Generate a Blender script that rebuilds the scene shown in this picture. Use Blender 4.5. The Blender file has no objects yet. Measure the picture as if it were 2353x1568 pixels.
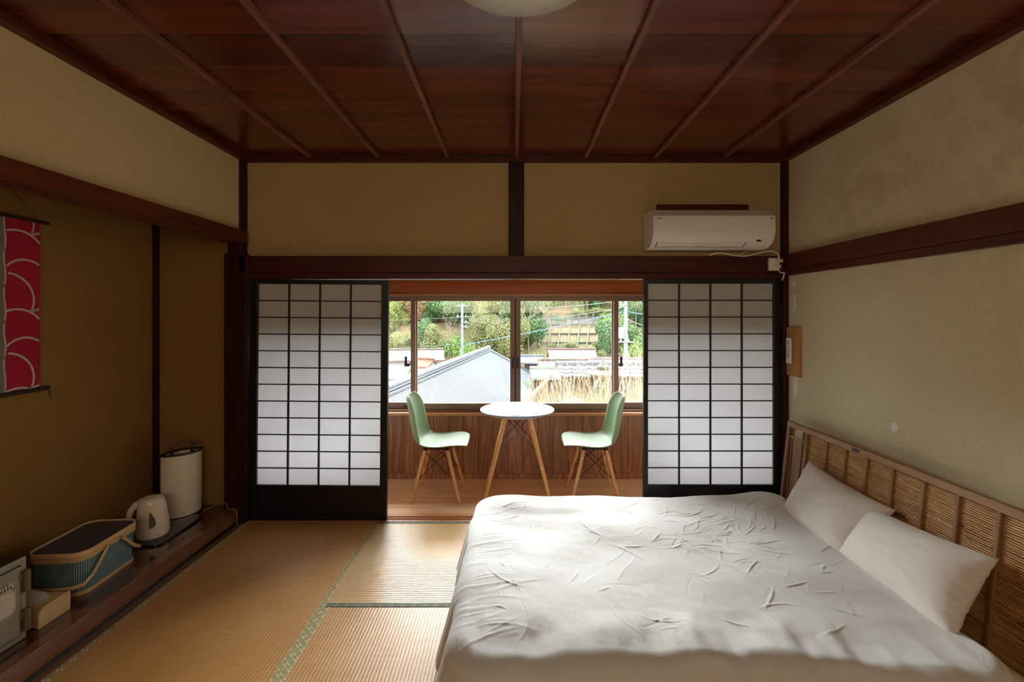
import bpy, bmesh, math, random
from mathutils import Vector, Matrix, Euler, noise
random.seed(7)
S = bpy.context.scene
COL = S.collection
PI = math.pi
CAMY = -3.27                     # the camera stands 3.27 m in front of the sliding screens (y = 0)
EYE = 1.473
F = 1055.0                       # focal length in pixels of a 2353 wide frame

def lin(h):
    h = h.lstrip('#')
    o = []
    for i in (0, 2, 4):
        c = int(h[i:i+2], 16) / 255
        o.append(c / 12.92 if c <= .04045 else ((c + .055) / 1.055) ** 2.4)
    return (*o, 1)

# ------------------------------------------------------------------ camera, sky, light, exposure
cam_d = bpy.data.cameras.new('camera'); cam = bpy.data.objects.new('camera', cam_d); COL.objects.link(cam)
cam.location = (0, CAMY, EYE); cam.rotation_euler = (PI/2, 0, 0)
cam_d.sensor_width = 36; cam_d.lens = F / 2353 * 36
cam_d.shift_x = -3.5/2353; cam_d.shift_y = -62/2353; cam_d.clip_start = .02; cam_d.clip_end = 500
S.camera = cam

W = bpy.data.worlds.new('overcast_sky'); S.world = W; W.use_nodes = True
bg = W.node_tree.nodes['Background']
bg.inputs[0].default_value = (.90, .95, 1.0, 1); bg.inputs[1].default_value = 3.2

def area(name, loc, rot, sx, sy, power, color=(1, 1, 1), portal=False):
    l = bpy.data.lights.new(name, 'AREA'); l.shape = 'RECTANGLE'; l.size = sx; l.size_y = sy
    l.energy = power; l.color = color
    o = bpy.data.objects.new(name, l); o.location = loc; o.rotation_euler = rot; COL.objects.link(o)
    if portal: l.cycles.is_portal = True
    return o
area('window_sky_portal', (0, .93, 1.12), (-PI/2, 0, 0), 3.9, 1.1, 1, portal=True)
# veiled sun behind thin cloud, beyond the hill: a very wide soft disc shining into the window
sun_d = bpy.data.lights.new('veiled_sun', 'SUN'); sun_d.energy = 19; sun_d.angle = math.radians(78); sun_d.color = (.97, .985, 1.0)
sun = bpy.data.objects.new('veiled_sun', sun_d); sun.rotation_euler = (-math.radians(90-25), 0, math.radians(4)); COL.objects.link(sun)
# added warm fill lamp behind the camera, inside the closed rear wall
area('rear_fill_light', (0.0, -4.75, 1.95), (PI/2, 0, 0), 3.0, .9, 11.5, (1.0, .84, .62))

S.view_settings.view_transform = 'Standard'; S.view_settings.look = 'None'
S.view_settings.gamma = 1; S.view_settings.use_curve_mapping = False
S.view_settings.exposure = 1.36
S.cycles.max_bounces = 10; S.cycles.diffuse_bounces = 6; S.cycles.glossy_bounces = 4
S.cycles.transmission_bounces = 6; S.cycles.transparent_max_bounces = 16
S.cycles.caustics_reflective = False; S.cycles.caustics_refractive = False
S.cycles.sample_clamp_indirect = 8
S.cycles.use_denoising = True

# ------------------------------------------------------------------ helpers
class MB:
    def __init__(s): s.v = []; s.f = []
    def add(s, vs, fs):
        n = len(s.v); s.v += [tuple(v) for v in vs]; s.f += [tuple(i + n for i in f) for f in fs]; return s
    def box(s, x0, x1, y0, y1, z0, z1, M=None):
        vs = [Vector((x, y, z)) for x in (x0, x1) for y in (y0, y1) for z in (z0, z1)]
        if M is not None: vs = [M @ v for v in vs]
        return s.add(vs, [(0,1,3,2),(4,6,7,5),(0,4,5,1),(2,3,7,6),(0,2,6,4),(1,5,7,3)])
    def bar(s, a, b, w, h, up=(0, 0, 1)):
        a, b = Vector(a), Vector(b); d = (b - a).normalized(); u = Vector(up)
        r = d.cross(u).normalized(); u = r.cross(d)
        vs = [p + r*i*w/2 + u*j*h/2 for p in (a, b) for i, j in ((-1,-1),(1,-1),(1,1),(-1,1))]
        return s.add(vs, [(3,2,1,0),(4,5,6,7),(0,1,5,4),(1,2,6,5),(2,3,7,6),(3,0,4,7)])
    def tube(s, pts, r, n=8, cap=True, flat=1.0):
        pts = [Vector(p) for p in pts]; L = len(pts); vs = []; fs = []
        t = (pts[1] - pts[0]).normalized()
        ref = Vector((0, 0, 1)) if abs(t.z) < .9 else Vector((1, 0, 0))
        u = t.cross(ref).normalized()
        for i, p in enumerate(pts):
            t = (pts[min(i+1, L-1)] - pts[max(i-1, 0)]).normalized()
            u = (u - t * u.dot(t)).normalized(); w = t.cross(u)
            rr = r[i] if isinstance(r, (list, tuple)) else r
            for k in range(n):
                a = 2*PI*k/n; vs.append(p + u*math.cos(a)*rr + w*math.sin(a)*rr*flat)
        for i in range(L-1):
            for k in range(n):
                fs.append((i*n+k, i*n+(k+1) % n, (i+1)*n+(k+1) % n, (i+1)*n+k))
        if cap: fs += [tuple(range(n-1, -1, -1)), tuple(range((L-1)*n, L*n))]
        return s.add(vs, fs)
    def loft(s, rings, cap=True):
        n = len(rings[0]); vs = [p for r in rings for p in r]; fs = []
        for i in range(len(rings)-1):
            for k in range(n):
                fs.append((i*n+k, i*n+(k+1) % n, (i+1)*n+(k+1) % n, (i+1)*n+k))
        if cap: fs += [tuple(range(n-1, -1, -1)), tuple(range((len(rings)-1)*n, len(rings)*n))]
        return s.add(vs, fs)
    def lathe(s, prof, n=24, c=(0, 0, 0), cap=True, sx=1, sy=1):
        return s.loft([[(c[0]+r*sx*math.cos(2*PI*k/n), c[1]+r*sy*math.sin(2*PI*k/n), c[2]+z) for k in range(n)] for r, z in prof], cap)
    def prism(s, poly, a0, a1, axis='x'):
        n = len(poly)
        def P(a, p):
            return (a, p[0], p[1]) if axis == 'x' else (p[0], a, p[1]) if axis == 'y' else (p[0], p[1], a)
        return s.add([P(a0, p) for p in poly] + [P(a1, p) for p in poly],
            [tuple(range(n-1, -1, -1)), tuple(range(n, 2*n))] + [(i, (i+1) % n, n+(i+1) % n, n+i) for i in range(n)])
    def grid(s, nu, nv, fn, closed=False):
        vs = [fn(i/(nu-1), j/(nv-1)) for j in range(nv) for i in range(nu)]
        return s.add(vs, [(j*nu+i, j*nu+i+1, (j+1)*nu+i+1, (j+1)*nu+i) for j in range(nv-1) for i in range(nu-1)])
    def mesh(s, name):
        me = bpy.data.meshes.new(name); me.from_pydata(s.v, [], s.f); me.update(); return me
    def build(s, name, mat, parent=None, smooth=False, bevel=0, fix=True, seg=2, **props):
        me = s.mesh(name)
        if fix:
            bm = bmesh.new(); bm.from_mesh(me); bmesh.ops.recalc_face_normals(bm, faces=bm.faces); bm.to_mesh(me); bm.free()
        if mat: me.materials.append(mat)
        o = bpy.data.objects.new(name, me); COL.objects.link(o)
        if smooth:
            for p in me.polygons: p.use_smooth = True
            if smooth != 'all': me.set_sharp_from_angle(angle=math.radians(40))
        if bevel:
            m = o.modifiers.new('bevel', 'BEVEL'); m.width = bevel; m.segments = seg; m.limit_method = 'ANGLE'; m.angle_limit = math.radians(35)
        if parent: o.parent = parent
        for k, v in props.items(): o[k] = v
        return o

def tag(o, label=None, cat=None, group=None, kind=None):
    if label: o['label'] = label
    if cat: o['category'] = cat
    if group: o['group'] = group
    if kind: o['kind'] = kind
    return o
def thing(name, label, cat, loc=(0, 0, 0), rz=0, group=None):
    o = bpy.data.objects.new(name, None); COL.objects.link(o); o.location = loc; o.rotation_euler = (0, 0, rz)
    o.empty_display_size = .1
    return tag(o, label, cat, group)
def struct(o, label=None): return tag(o, label, kind='structure')
def empty_struct(name, label=None, loc=(0, 0, 0)):
    o = bpy.data.objects.new(name, None); COL.objects.link(o); o.location = loc; return struct(o, label)
def kids(o): return [c for c in COL.objects if c.parent == o]
def copy_tree(o, parent=None):
    c = o.copy(); COL.objects.link(c); c.parent = parent
    for ch in kids(o): copy_tree(ch, c)
    return c
def text_mesh(txt, size, shear=0, extrude=0, align='LEFT', bold=0):
    cu = bpy.data.curves.new('lettering', 'FONT'); cu.body = txt; cu.size = size; cu.shear = shear; cu.extrude = extrude
    cu.align_x = align; cu.offset = bold
    o = bpy.data.objects.new('lettering', cu); COL.objects.link(o)
    dg = bpy.context.evaluated_depsgraph_get(); me = bpy.data.meshes.new_from_object(o.evaluated_get(dg))
    bpy.data.objects.remove(o); bpy.data.curves.remove(cu)
    return me
def place_text(name, txt, size, M, mat, parent, **k):
    me = text_mesh(txt, size, **k); me.transform(M); me.materials.clear(); me.materials.append(mat)
    o = bpy.data.objects.new(name, me); COL.objects.link(o); o.parent = parent; return o

# ------------------------------------------------------------------ materials
class NT:
    def __init__(s, m):
        s.m = m; m.use_nodes = True; s.t = m.node_tree; s.p = s.t.nodes['Principled BSDF']
    def n(s, typ, **k):
        x = s.t.nodes.new(typ)
        for a, b in k.items(): setattr(x, a, b)
        return x
    def l(s, a, b): s.t.links.new(a, b)
    def math(s, op, a, b=None, c=None):
        x = s.n('ShaderNodeMath', operation=op)
        for i, v in enumerate((a, b, c)):
            if v is None: continue
            if isinstance(v, (int, float)): x.inputs[i].default_value = v
            else: s.l(v, x.inputs[i])
        return x.outputs[0]
    def mix(s, f, a, b):
        x = s.n('ShaderNodeMix', data_type='RGBA')
        if isinstance(f, (int, float)): x.inputs[0].default_value = f
        else: s.l(f, x.inputs[0])
        for i, v in ((6, a), (7, b)):
            if isinstance(v, tuple): x.inputs[i].default_value = v
            else: s.l(v, x.inputs[i])
        return x.outputs[2]
    def ramp(s, f, stops):
        x = s.n('ShaderNodeValToRGB'); s.l(f, x.inputs[0]); e = x.color_ramp.elements
        while len(e) < len(stops): e.new(.5)
        for i, (p, c) in enumerate(stops): e[i].position = p; e[i].color = c if isinstance(c, tuple) else (c, c, c, 1)
        return x.outputs[0]
    def coords(s, scale=(1, 1, 1), rnd=0, rot=(0, 0, 0)):
        c = s.n('ShaderNodeTexCoord').outputs['Object']
        if rnd:
            oi = s.n('ShaderNodeObjectInfo'); v = s.n('ShaderNodeVectorMath', operation='SCALE'); v.inputs[0].default_value = (1, 1.7, 2.3)
            s.l(s.math('MULTIPLY', oi.outputs['Random'], rnd), v.inputs[3])
            a = s.n('ShaderNodeVectorMath', operation='ADD'); s.l(c, a.inputs[0]); s.l(v.outputs[0], a.inputs[1]); c = a.outputs[0]
        m = s.n('ShaderNodeMapping'); m.inputs['Scale'].default_value = scale; m.inputs['Rotation'].default_value = rot; s.l(c, m.inputs[0]); return m.outputs[0]
    def noise(s, co, scale=5, detail=4, rough=.55, dist=0):
        x = s.n('ShaderNodeTexNoise'); x.inputs['Scale'].default_value = scale; x.inputs['Detail'].default_value = detail
        x.inputs['Roughness'].default_value = rough; x.inputs['Distortion'].default_value = dist; s.l(co, x.inputs['Vector']); return x.outputs[0]
    def bump(s, h, strength=.3, dist=.01, prev=None):
        b = s.n('ShaderNodeBump'); b.inputs['Strength'].default_value = strength; b.inputs['Distance'].default_value = dist; s.l(h, b.inputs['Height'])
        if prev is not None: s.l(prev, b.inputs['Normal'])
        s.l(b.outputs[0], s.p.inputs['Normal']); return b.outputs[0]
    def col(s, c): s.l(c, s.p.inputs['Base Color'])

def plain(name, c, rough=.5, metal=0, spec=.5, coat=0, vary=0.0, vscale=6, bump=0, bscale=200):
    m = bpy.data.materials.new(name); t = NT(m); c = lin(c) if isinstance(c, str) else c
    t.p.inputs['Base Color'].default_value = c; t.p.inputs['Roughness'].default_value = rough
    t.p.inputs['Metallic'].default_value = metal; t.p.inputs['Specular IOR Level'].default_value = spec
    t.p.inputs['Coat Weight'].default_value = coat
    co = t.coords(rnd=30)
    if vary:
        f = t.noise(co, vscale, 5)
        dk = tuple(x*(1-vary) for x in c[:3]) + (1,); lt = tuple(min(1, x*(1+vary)) for x in c[:3]) + (1,)
        t.col(t.ramp(f, [(.3, dk), (.7, lt)]))
    if bump: t.bump(t.noise(co, bscale, 3), bump, .002)
    return m

def wood(name, light, dark, axis='x', rough=.4, grain=1.0, coat=0, rings=0, tone=.15, spec=.5, vary=1):
    """grain runs along `axis`; every object gets its own cut of the timber"""
    m = bpy.data.materials.new(name); t = NT(m); a = lin(light); b = lin(dark)
    k = {'x': (.06, 1, 1), 'y': (1, .06, 1), 'z': (1, 1, .06)}[axis]
    co = t.coords(tuple(v*grain for v in k), rnd=40*vary)
    f1 = t.noise(co, 28, 8, .6, .3); f2 = t.noise(co, 130, 3, .5)
    f = t.math('ADD', t.math('MULTIPLY', f1, .75), t.math('MULTIPLY', f2, .25))
    if rings:
        k2 = {'x': (.09, 1, 1), 'y': (1, .09, 1), 'z': (1, 1, .09)}[axis]
        co2 = t.coords(k2, rnd=40)
        n = t.noise(co2, rings, 2, .4, .1)
        fr = t.math('FRACT', t.math('MULTIPLY', n, 14))
        fr = t.math('POWER', fr, 2.2)
        f = t.math('ADD', t.math('MULTIPLY', f, .6), t.math('MULTIPLY', fr, .32))
    c = t.ramp(f, [(.3, b), (.68, a)])
    oi = t.n('ShaderNodeObjectInfo').outputs['Random']
    br = t.math('ADD', t.math('MULTIPLY', oi, tone*2), 1-tone)
    v = t.n('ShaderNodeVectorMath', operation='SCALE'); t.l(c, v.inputs[0]); t.l(br, v.inputs[3])
    t.col(v.outputs[0])
    t.p.inputs['Roughness'].default_value = rough; t.p.inputs['Coat Weight'].default_value = coat; t.p.inputs['Coat Roughness'].default_value = .12
    t.p.inputs['Specular IOR Level'].default_value = spec
    t.bump(f, .12, .002)
    return m

def plaster(name, c, c2, stain=None, bump=.5, patches=(), spots=()):
    m = bpy.data.materials.new(name); t = NT(m); co = t.coords()
    f = t.noise(co, 1.1, 4, .6); g = t.noise(co, 260, 2, .6); g2 = t.noise(co, 90, 3, .6)
    base = t.ramp(f, [(.3, lin(c)), (.72, lin(c2))])
    base = t.mix(t.math('MULTIPLY', t.math('GREATER_THAN', g, .60), .22), base, lin('#5f5238'))
    if stain:                                       # old damp marks: (x, y, z, radius)
        d = None
        for (x, y, z, r) in stain:
            vm = t.n('ShaderNodeVectorMath', operation='DISTANCE'); t.l(co, vm.inputs[0]); vm.inputs[1].default_value = (x, y, z)
            q = t.math('SUBTRACT', 1, t.math('DIVIDE', vm.outputs['Value'], r))
            d = q if d is None else t.math('MAXIMUM', d, q)
        n = t.noise(co, 7, 6, .7)
        k = t.math('MULTIPLY', t.math('MAXIMUM', d, 0), t.ramp(n, [(.42, 0.), (.72, 1.)]))
        base = t.mix(t.math('MINIMUM', t.math('MULTIPLY', k, .8), .32), base, lin('#9a8358'))
    if patches:                                     # filler smeared over old damage
        d = None; n = t.noise(co, 32, 4, .6)
        for (x, y, z, rx, rz) in patches:
            mp = t.n('ShaderNodeMapping'); mp.inputs['Location'].default_value = (-x, -y/rx, -z/rz); mp.inputs['Scale'].default_value = (1, 1/rx, 1/rz)
            t.l(co, mp.inputs[0]); vl = t.n('ShaderNodeVectorMath', operation='LENGTH'); t.l(mp.outputs[0], vl.inputs[0])
            q = t.math('SUBTRACT', 1, vl.outputs['Value']); d = q if d is None else t.math('MAXIMUM', d, q)
        k = t.ramp(t.math('ADD', d, t.math('MULTIPLY', t.math('SUBTRACT', n, .5), 2.2)), [(.05, 0.), (.2, 1.)])
        base = t.mix(t.math('MULTIPLY', k, .75), base, lin('#f4f2ec'))
    t.col(base); t.p.inputs['Roughness'].default_value = .95; t.p.inputs['Specular IOR Level'].default_value = .15
    crk = t.noise(t.coords((.25, .25, 1)), 4, 5, .6, 1.5)
    b1 = t.bump(t.math('ADD', g, t.math('MULTIPLY', g2, .8)), bump, .003)
    t.bump(t.ramp(t.math('ABSOLUTE', t.math('SUBTRACT', crk, .5)), [(0, 0.), (.006, 1.)]), .12, .003, b1)
    return m

def tatami(name, across, ca='#c48c45', cb='#dfac66', ro=.42):          # across = axis index over which the ribs repeat
    m = bpy.data.materials.new(name); t = NT(m); co = t.coords()
    s = t.n('ShaderNodeSeparateXYZ'); t.l(co, s.inputs[0]); a = s.outputs[across]; b = s.outputs[1-across]
    wob = t.math('MULTIPLY', t.math('SUBTRACT', t.noise(co, 6, 2), .5), .006)
    u = t.math('DIVIDE', t.math('ADD', a, wob), .0158)
    fr = t.math('FRACT', t.math('ADD', u, 1000)); tri = t.math('ABSOLUTE', t.math('SUBTRACT', fr, .5))      # 0 mid, .5 groove
    h = t.math('SUBTRACT', 1, t.math('POWER', t.math('MULTIPLY', tri, 2), 2.6))
    # single rush stalks crossing the ribs
    v = t.math('FRACT', t.math('ADD', t.math('DIVIDE', b, .0052), t.math('MULTIPLY', t.math('FLOOR', u), .5)))
    st = t.math('ABSOLUTE', t.math('SUBTRACT', v, .5))
    sc = (1, .02, 1) if across == 0 else (.02, 1, 1)
    f = t.noise(t.coords((.25, 6, 1) if across == 0 else (6, .25, 1)), 26, 3, .6); g = t.noise(co, 2.2, 4, .6)
    c = t.ramp(t.math('ADD', t.math('MULTIPLY', f, .5), t.math('MULTIPLY', g, .5)), [(.35, lin(ca)), (.68, lin(cb))])
    groove = t.ramp(h, [(.0, 1.), (.45, 0.)])
    c = t.mix(t.math('MULTIPLY', groove, .62), c, lin('#6b4518'))
    c = t.mix(t.math('MULTIPLY', t.math('GREATER_THAN', st, .40), .2), c, lin('#6b4a1c'))
    t.col(c); t.p.inputs['Roughness'].default_value = ro; t.p.inputs['Specular IOR Level'].default_value = .7
    t.bump(t.math('ADD', h, t.math('MULTIPLY', st, -.15)), .6, .0018)
    return m

def brocade(name, axis, g1='#9c9262', g2='#bab07e', ln='#4a5664', cr='#dcd5a4'):           # green mat border with small woven lozenges; axis = long direction
    m = bpy.data.materials.new(name); t = NT(m); co = t.coords()
    s = t.n('ShaderNodeSeparateXYZ'); t.l(co, s.inputs[0]); u = s.outputs[axis]; v = s.outputs[1-axis]
    p = .056
    A = t.math('DIVIDE', t.math('ADD', u, v), p); B = t.math('DIVIDE', t.math('SUBTRACT', u, v), p)
    fa = t.math('SUBTRACT', t.math('FRACT', t.math('ADD', A, 100.5)), .5); fb = t.math('SUBTRACT', t.math('FRACT', t.math('ADD', B, 100.5)), .5)
    aa = t.math('ABSOLUTE', fa); ab = t.math('ABSOLUTE', fb); mx = t.math('MAXIMUM', aa, ab)
    mn = t.math('MINIMUM', aa, ab)
    cream = t.math('MULTIPLY', t.math('LESS_THAN', mx, .25), t.math('GREATER_THAN', mn, .035))
    line = t.math('LESS_THAN', mn, .02)
    w = t.noise(co, 900, 1); ba = t.ramp(w, [(.35, lin(g1)), (.65, lin(g2))])
    c = t.mix(line, ba, lin(ln)); c = t.mix(cream, c, lin(cr))
    t.col(c); t.p.inputs['Roughness'].default_value = .75; t.bump(t.math('ADD', w, cream), .25, .001)
    return m

def linen(name, c, c2, weave=1):
    m = bpy.data.materials.new(name); t = NT(m); co = t.coords()
    n1 = t.noise(t.coords((1, 7, 7)), 160, 2); n2 = t.noise(t.coords((7, 1, 7)), 160, 2)
    f = t.math('MULTIPLY', t.math('ADD', n1, n2), .5)
    t.col(t.ramp(f, [(.35, lin(c)), (.65, lin(c2))]))
    t.p.inputs['Roughness'].default_value = .9; t.p.inputs['Sheen Weight'].default_value = .15; t.p.inputs['Specular IOR Level'].default_value = .15
    cr = t.noise(co, 5, 3, .5, .6); vo = t.n('ShaderNodeTexVoronoi', feature='DISTANCE_TO_EDGE'); vo.inputs['Scale'].default_value = 11; t.l(t.coords((1, .45, 1), rot=(0, 0, .6)), vo.inputs['Vector'])
    rid = t.math('MULTIPLY', t.ramp(vo.outputs[0], [(0, 1.), (.03, 0.)]), t.ramp(cr, [(.48, 0.), (.62, 1.)]))
    b = t.bump(rid, .22, .003)
    t.bump(f, .22, .0015, b)
    return m

M = {}
M['wall_r'] = plaster('sand_plaster_right', '#d6c9a6', '#e0d4b2', stain=[(1.94, -1.6, 2.2, .8), (1.94, -2.3, 2.25, .7), (1.94, -.8, 2.1, .55)],
    patches=[(1.94, -.12, 1.25, .03, .09), (1.94, -.10, 1.55, .022, .07), (1.94, -.11, .98, .03, .1), (1.94, -.10, 1.10, .02, .06), (1.94, -.93, .90, .02, .03), (1.94, -.09, 1.68, .018, .03)])
M['wall'] = plaster('sand_plaster', '#ae925f', '#b99e6c')  # back wall tone: darker than the side walls, shade included in the colour
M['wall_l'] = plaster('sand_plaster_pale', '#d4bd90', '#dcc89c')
M['wall_alc'] = plaster('sand_plaster_alcove_shade', '#906c38', '#9c7844')  # alcove shadow is put into this darker copy of the plaster
M['dark'] = wood('dark_stained_timber', '#5a2417', '#2e100a', 'x', .45, 1, 0, spec=.25)
M['dark_y'] = wood('dark_stained_timber_deep', '#6a2f1c', '#381609', 'y', .45, 1, 0, spec=.25)
M['dark_z'] = wood('dark_stained_post', '#401810', '#1e0906', 'z', .5, spec=.2)
M['ceil'] = wood('ceiling_board', '#74321f', '#3a160d', 'x', .24, .38, .2, tone=.34)
M['batten'] = wood('ceiling_batten_wood', '#8c5642', '#603628', 'y', .4)
M['lacquer'] = wood('lacquered_step', '#8c5a38', '#56341f', 'y', .16, .8, .6)
M['lacq_top'] = wood('lacquered_board', '#5c3420', '#331a0e', 'y', .12, .7, .8)
M['black'] = plain('black_lacquer', '#0d0c0a', .4, vary=.2)
M['deckw'] = wood('veranda_plank_wood', '#f2c89c', '#deae80', 'x', .27, .8, .4, tone=.05)
M['cedar'] = wood('cedar_panel_board', '#b0744a', '#7e4c2c', 'z', .45, 1, .1, rings=5, tone=.14)
M['orange'] = wood('orange_lintel_wood', '#b5642e', '#934a1a', 'x', .4, .7)
M['sill'] = wood('sill_wood', '#c98a5c', '#a3663c', 'x', .35)
M['ply'] = wood('pale_plywood', '#d9b98c', '#c9a473', 'y', .5)
M['pine'] = wood('pine_board', '#cf9558', '#b87b40', 'z', .5)
M['beech'] = wood('beech_leg', '#dba469', '#c48a4e', 'z', .35, tone=.05)
M['alu'] = plain('bronze_aluminium', '#80614f', .42, .2, vary=.05)
M['alu_d'] = plain('dark_bronze', '#2c2320', .5)  # darker bronze for latches, finger pulls, stickers and meeting strip
M['tat0'] = tatami('tatami_rush_lengthwise', 0); M['tat1'] = tatami('tatami_rush_crosswise_glare', 1, '#cfa366', '#e6c694', .34)  # crosswise rush is coloured paler to carry the window glare
M['heri1'] = brocade('tatami_border_brocade', 1); M['heri0'] = brocade('tatami_border_brocade_cross', 0, '#5c6654', '#727b66', '#3c4850', '#8d9478')
M['linen'] = linen('grey_linen', '#d2d1cd', '#e0deda'); M['linen_p'] = linen('pillow_linen', '#d8cfc5', '#e6ded5')
M['sheet'] = linen('fitted_sheet', '#cfc0a6', '#ddd0b8')
M['hb'] = wood('headboard_wood', '#b08555', '#94693f', 'y', .5, tone=.05); M['hbz'] = wood('headboard_bar_wood', '#98703f', '#7c5630', 'z', .5, tone=.05)
M['burl'] = wood('headboard_panel_wood', '#b08455', '#8a6038', 'z', .5, rings=4)
M['mint'] = plain('mint_plastic', '#809a77', .4, spec=.4)
M['tabletop'] = plain('white_laminate', '#9095a0', .3); M['edge'] = plain('table_edge', '#cdc6bc', .5)
M['metal_k'] = plain('black_wire', '#171516', .35, .6); M['chrome'] = plain('bright_screw', '#c9c9c9', .25, 1)
M['acw'] = plain('white_plastic', '#e6e0d4', .4); M['ac_dark'] = plain('dark_slot', '#1c1a1c', .5)
M['cream'] = plain('cream_plastic', '#ded6c4', .4)
M['grey_l'] = plain('grey_display', '#9aa09a', .3)
M['red'] = plain('crimson_cloth', '#b01736', .9, vary=.08, bump=.3, bscale=500)
M['offw'] = plain('offwhite_print', '#c9bdb4', .9); M['greyc'] = plain('grey_cloth', '#7d7870', .9, vary=.06)
M['safe'] = plain('grey_enamel', '#8f8878', .45, vary=.04, bump=.15, bscale=300)
M['hinge'] = plain('olive_hinge_metal', '#756a4c', .4, .4)
M['paper'] = plain('label_paper', '#cdc5b4', .6); M['ink'] = plain('label_ink', '#2b2926', .6); M['redink'] = plain('red_ink', '#a8443e', .6)
M['gold'] = plain('brass_outline', '#b0985a', .4, .3)
M['tissue'] = plain('tissue_paper', '#dcdcde', .9)
M['lampw'] = plain('lamp_paper', '#e3dbc9', .8, vary=.03, vscale=40)
M['lampk'] = plain('lamp_dark_wood', '#2a1a16', .45); M['lamph'] = plain('lamp_handle_wood', '#6b4a40', .5)
M['kettle'] = plain('kettle_cream', '#e8ddcd', .3, coat=.2); M['smoke'] = plain('smoky_gauge', '#55504c', .15)
M['glossk'] = plain('black_tray', '#15120f', .08, coat=.5)
M['dome'] = plain('frosted_acrylic', '#d9dcd8', .35, spec=.4)

def paper_mat():
    m = bpy.data.materials.new('shoji_paper'); t = NT(m); t.t.nodes.remove(t.p)
    out = [n for n in t.t.nodes if n.type == 'OUTPUT_MATERIAL'][0]
    d = t.n('ShaderNodeBsdfDiffuse'); d.inputs[0].default_value = lin('#d8d6d4'); tr = t.n('ShaderNodeBsdfTranslucent')
    f = t.noise(t.coords(), 60, 4); c = t.ramp(f, [(.3, lin('#bcbcbd')), (.7, lin('#c4c4c5'))]); t.l(c, tr.inputs[0])
    mx = t.n('ShaderNodeMixShader'); mx.inputs[0].default_value = .62; t.l(d.outputs[0], mx.inputs[1]); t.l(tr.outputs[0], mx.inputs[2]); t.l(mx.outputs[0], out.inputs[0])
    return m
def glass_mat():
    m = bpy.data.materials.new('window_glass'); t = NT(m); t.t.nodes.remove(t.p)
    out = [n for n in t.t.nodes if n.type == 'OUTPUT_MATERIAL'][0]
    a = t.n('ShaderNodeBsdfTransparent'); a.inputs[0].default_value = (.96, .98, .97, 1); g = t.n('ShaderNodeBsdfGlossy'); g.inputs['Roughness'].default_value = .01
    mx = t.n('ShaderNodeMixShader'); mx.inputs[0].default_value = .05; t.l(a.outputs[0], mx.inputs[1]); t.l(g.outputs[0], mx.inputs[2]); t.l(mx.outputs[0], out.inputs[0])
    return m
M['shoji'] = paper_mat(); M['glass'] = glass_mat()
# ------------------------------------------------------------------ the room shell  (x right, y away, z up; y = 0 is the plane of the screens)
XL, XR, ALC = -1.92, 1.94, -2.55
YB = -4.9                      # rear of the room, behind the camera
ZC = 2.60
# floor: base slab with seven tatami mats
floor = struct(MB().box(XL, XR, YB, .0, -.12, -.055).build('floor', M['dark_y']), 'room floor laid with straw tatami mats')
def mat_piece(x0, x1, y0, y1, along):
    if along == 'y':
        m = MB().box(x0+.03, x1-.03, y0, y1, -.055, 0).build('tatami_mat', M['tat0'], floor)
        for a, b in ((x0, x0+.031), (x1-.031, x1)):
            MB().box(a+.0006, b-.0006, y0+.001, y1-.001, -.054, .0022).build('border', M['heri1'], m, bevel=.0012)
    else:
        m = MB().box(x0, x1, y0+.03, y1-.03, -.055, 0).build('tatami_mat', M['tat1'], floor)
        for a, b in ((y0, y0+.031), (y1-.031, y1)):
            MB().box(x0+.001, x1-.001, a+.0006, b-.0006, -.054, .0022).build('border', M['heri0'], m, bevel=.0012)
X0, X1, X2, X3 = -1.895, -.951, .955, 1.935
Y1 = -.965
mat_piece(X0, X1, -1.91, -.012, 'y'); mat_piece(X1, X2, Y1, -.012, 'x'); mat_piece(X2, X3, -1.91, -.012, 'y')
mat_piece(X1, .002, -2.86, Y1, 'y'); mat_piece(.002, X2, -2.86, Y1, 'y')
mat_piece(X0, X1, -3.81, -1.91, 'y'); mat_piece(X2, X3, -3.81, -1.91, 'y'); mat_piece(X1, X2, -3.81, -2.86, 'x'); mat_piece(X0, X3, -4.88, -3.81, 'x')
struct(MB().box(XL-.012, X0-.001, YB, -.01, -.05, .004).build('trim_1', M['lacquer'], bevel=.001), 'thin wooden strip between tatami and alcove step')

# walls
struct(MB().box(XR, XR+.1, YB, 0.11, -.1, 2.64).build('wall_right', M['wall_r']), 'sand plaster wall behind the bed headboard')
struct(MB().box(XL-.1, XL, YB, .1, 2.02, 2.64).build('wall_left', M['wall_l']), 'pale plaster wall above the alcove beam')
struct(MB().box(ALC-.1, ALC, YB, .02, 0, 2.5).build('wall_alcove', M['wall_alc']), 'shade-darkened plaster back wall of the alcove')
struct(MB().box(ALC, XL+.005, .0, .1, 0, 2.5).build('wall_alcove_end', M['wall_alc']), 'shade-darkened plaster end wall of the alcove')
struct(MB().box(ALC, XL-.1, YB, .02, 2.3, 2.36).build('ceiling_alcove', M['dark_y']))
struct(MB().box(XL-.05, XR+.02, .01, .09, 1.84, 2.64).build('wall_back', M['wall']), 'sand plaster wall above the sliding screens')
struct(MB().box(ALC-.1, XR+.1, YB-.1, YB, -.1, 2.62).build('wall_rear', M['wall']))
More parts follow.
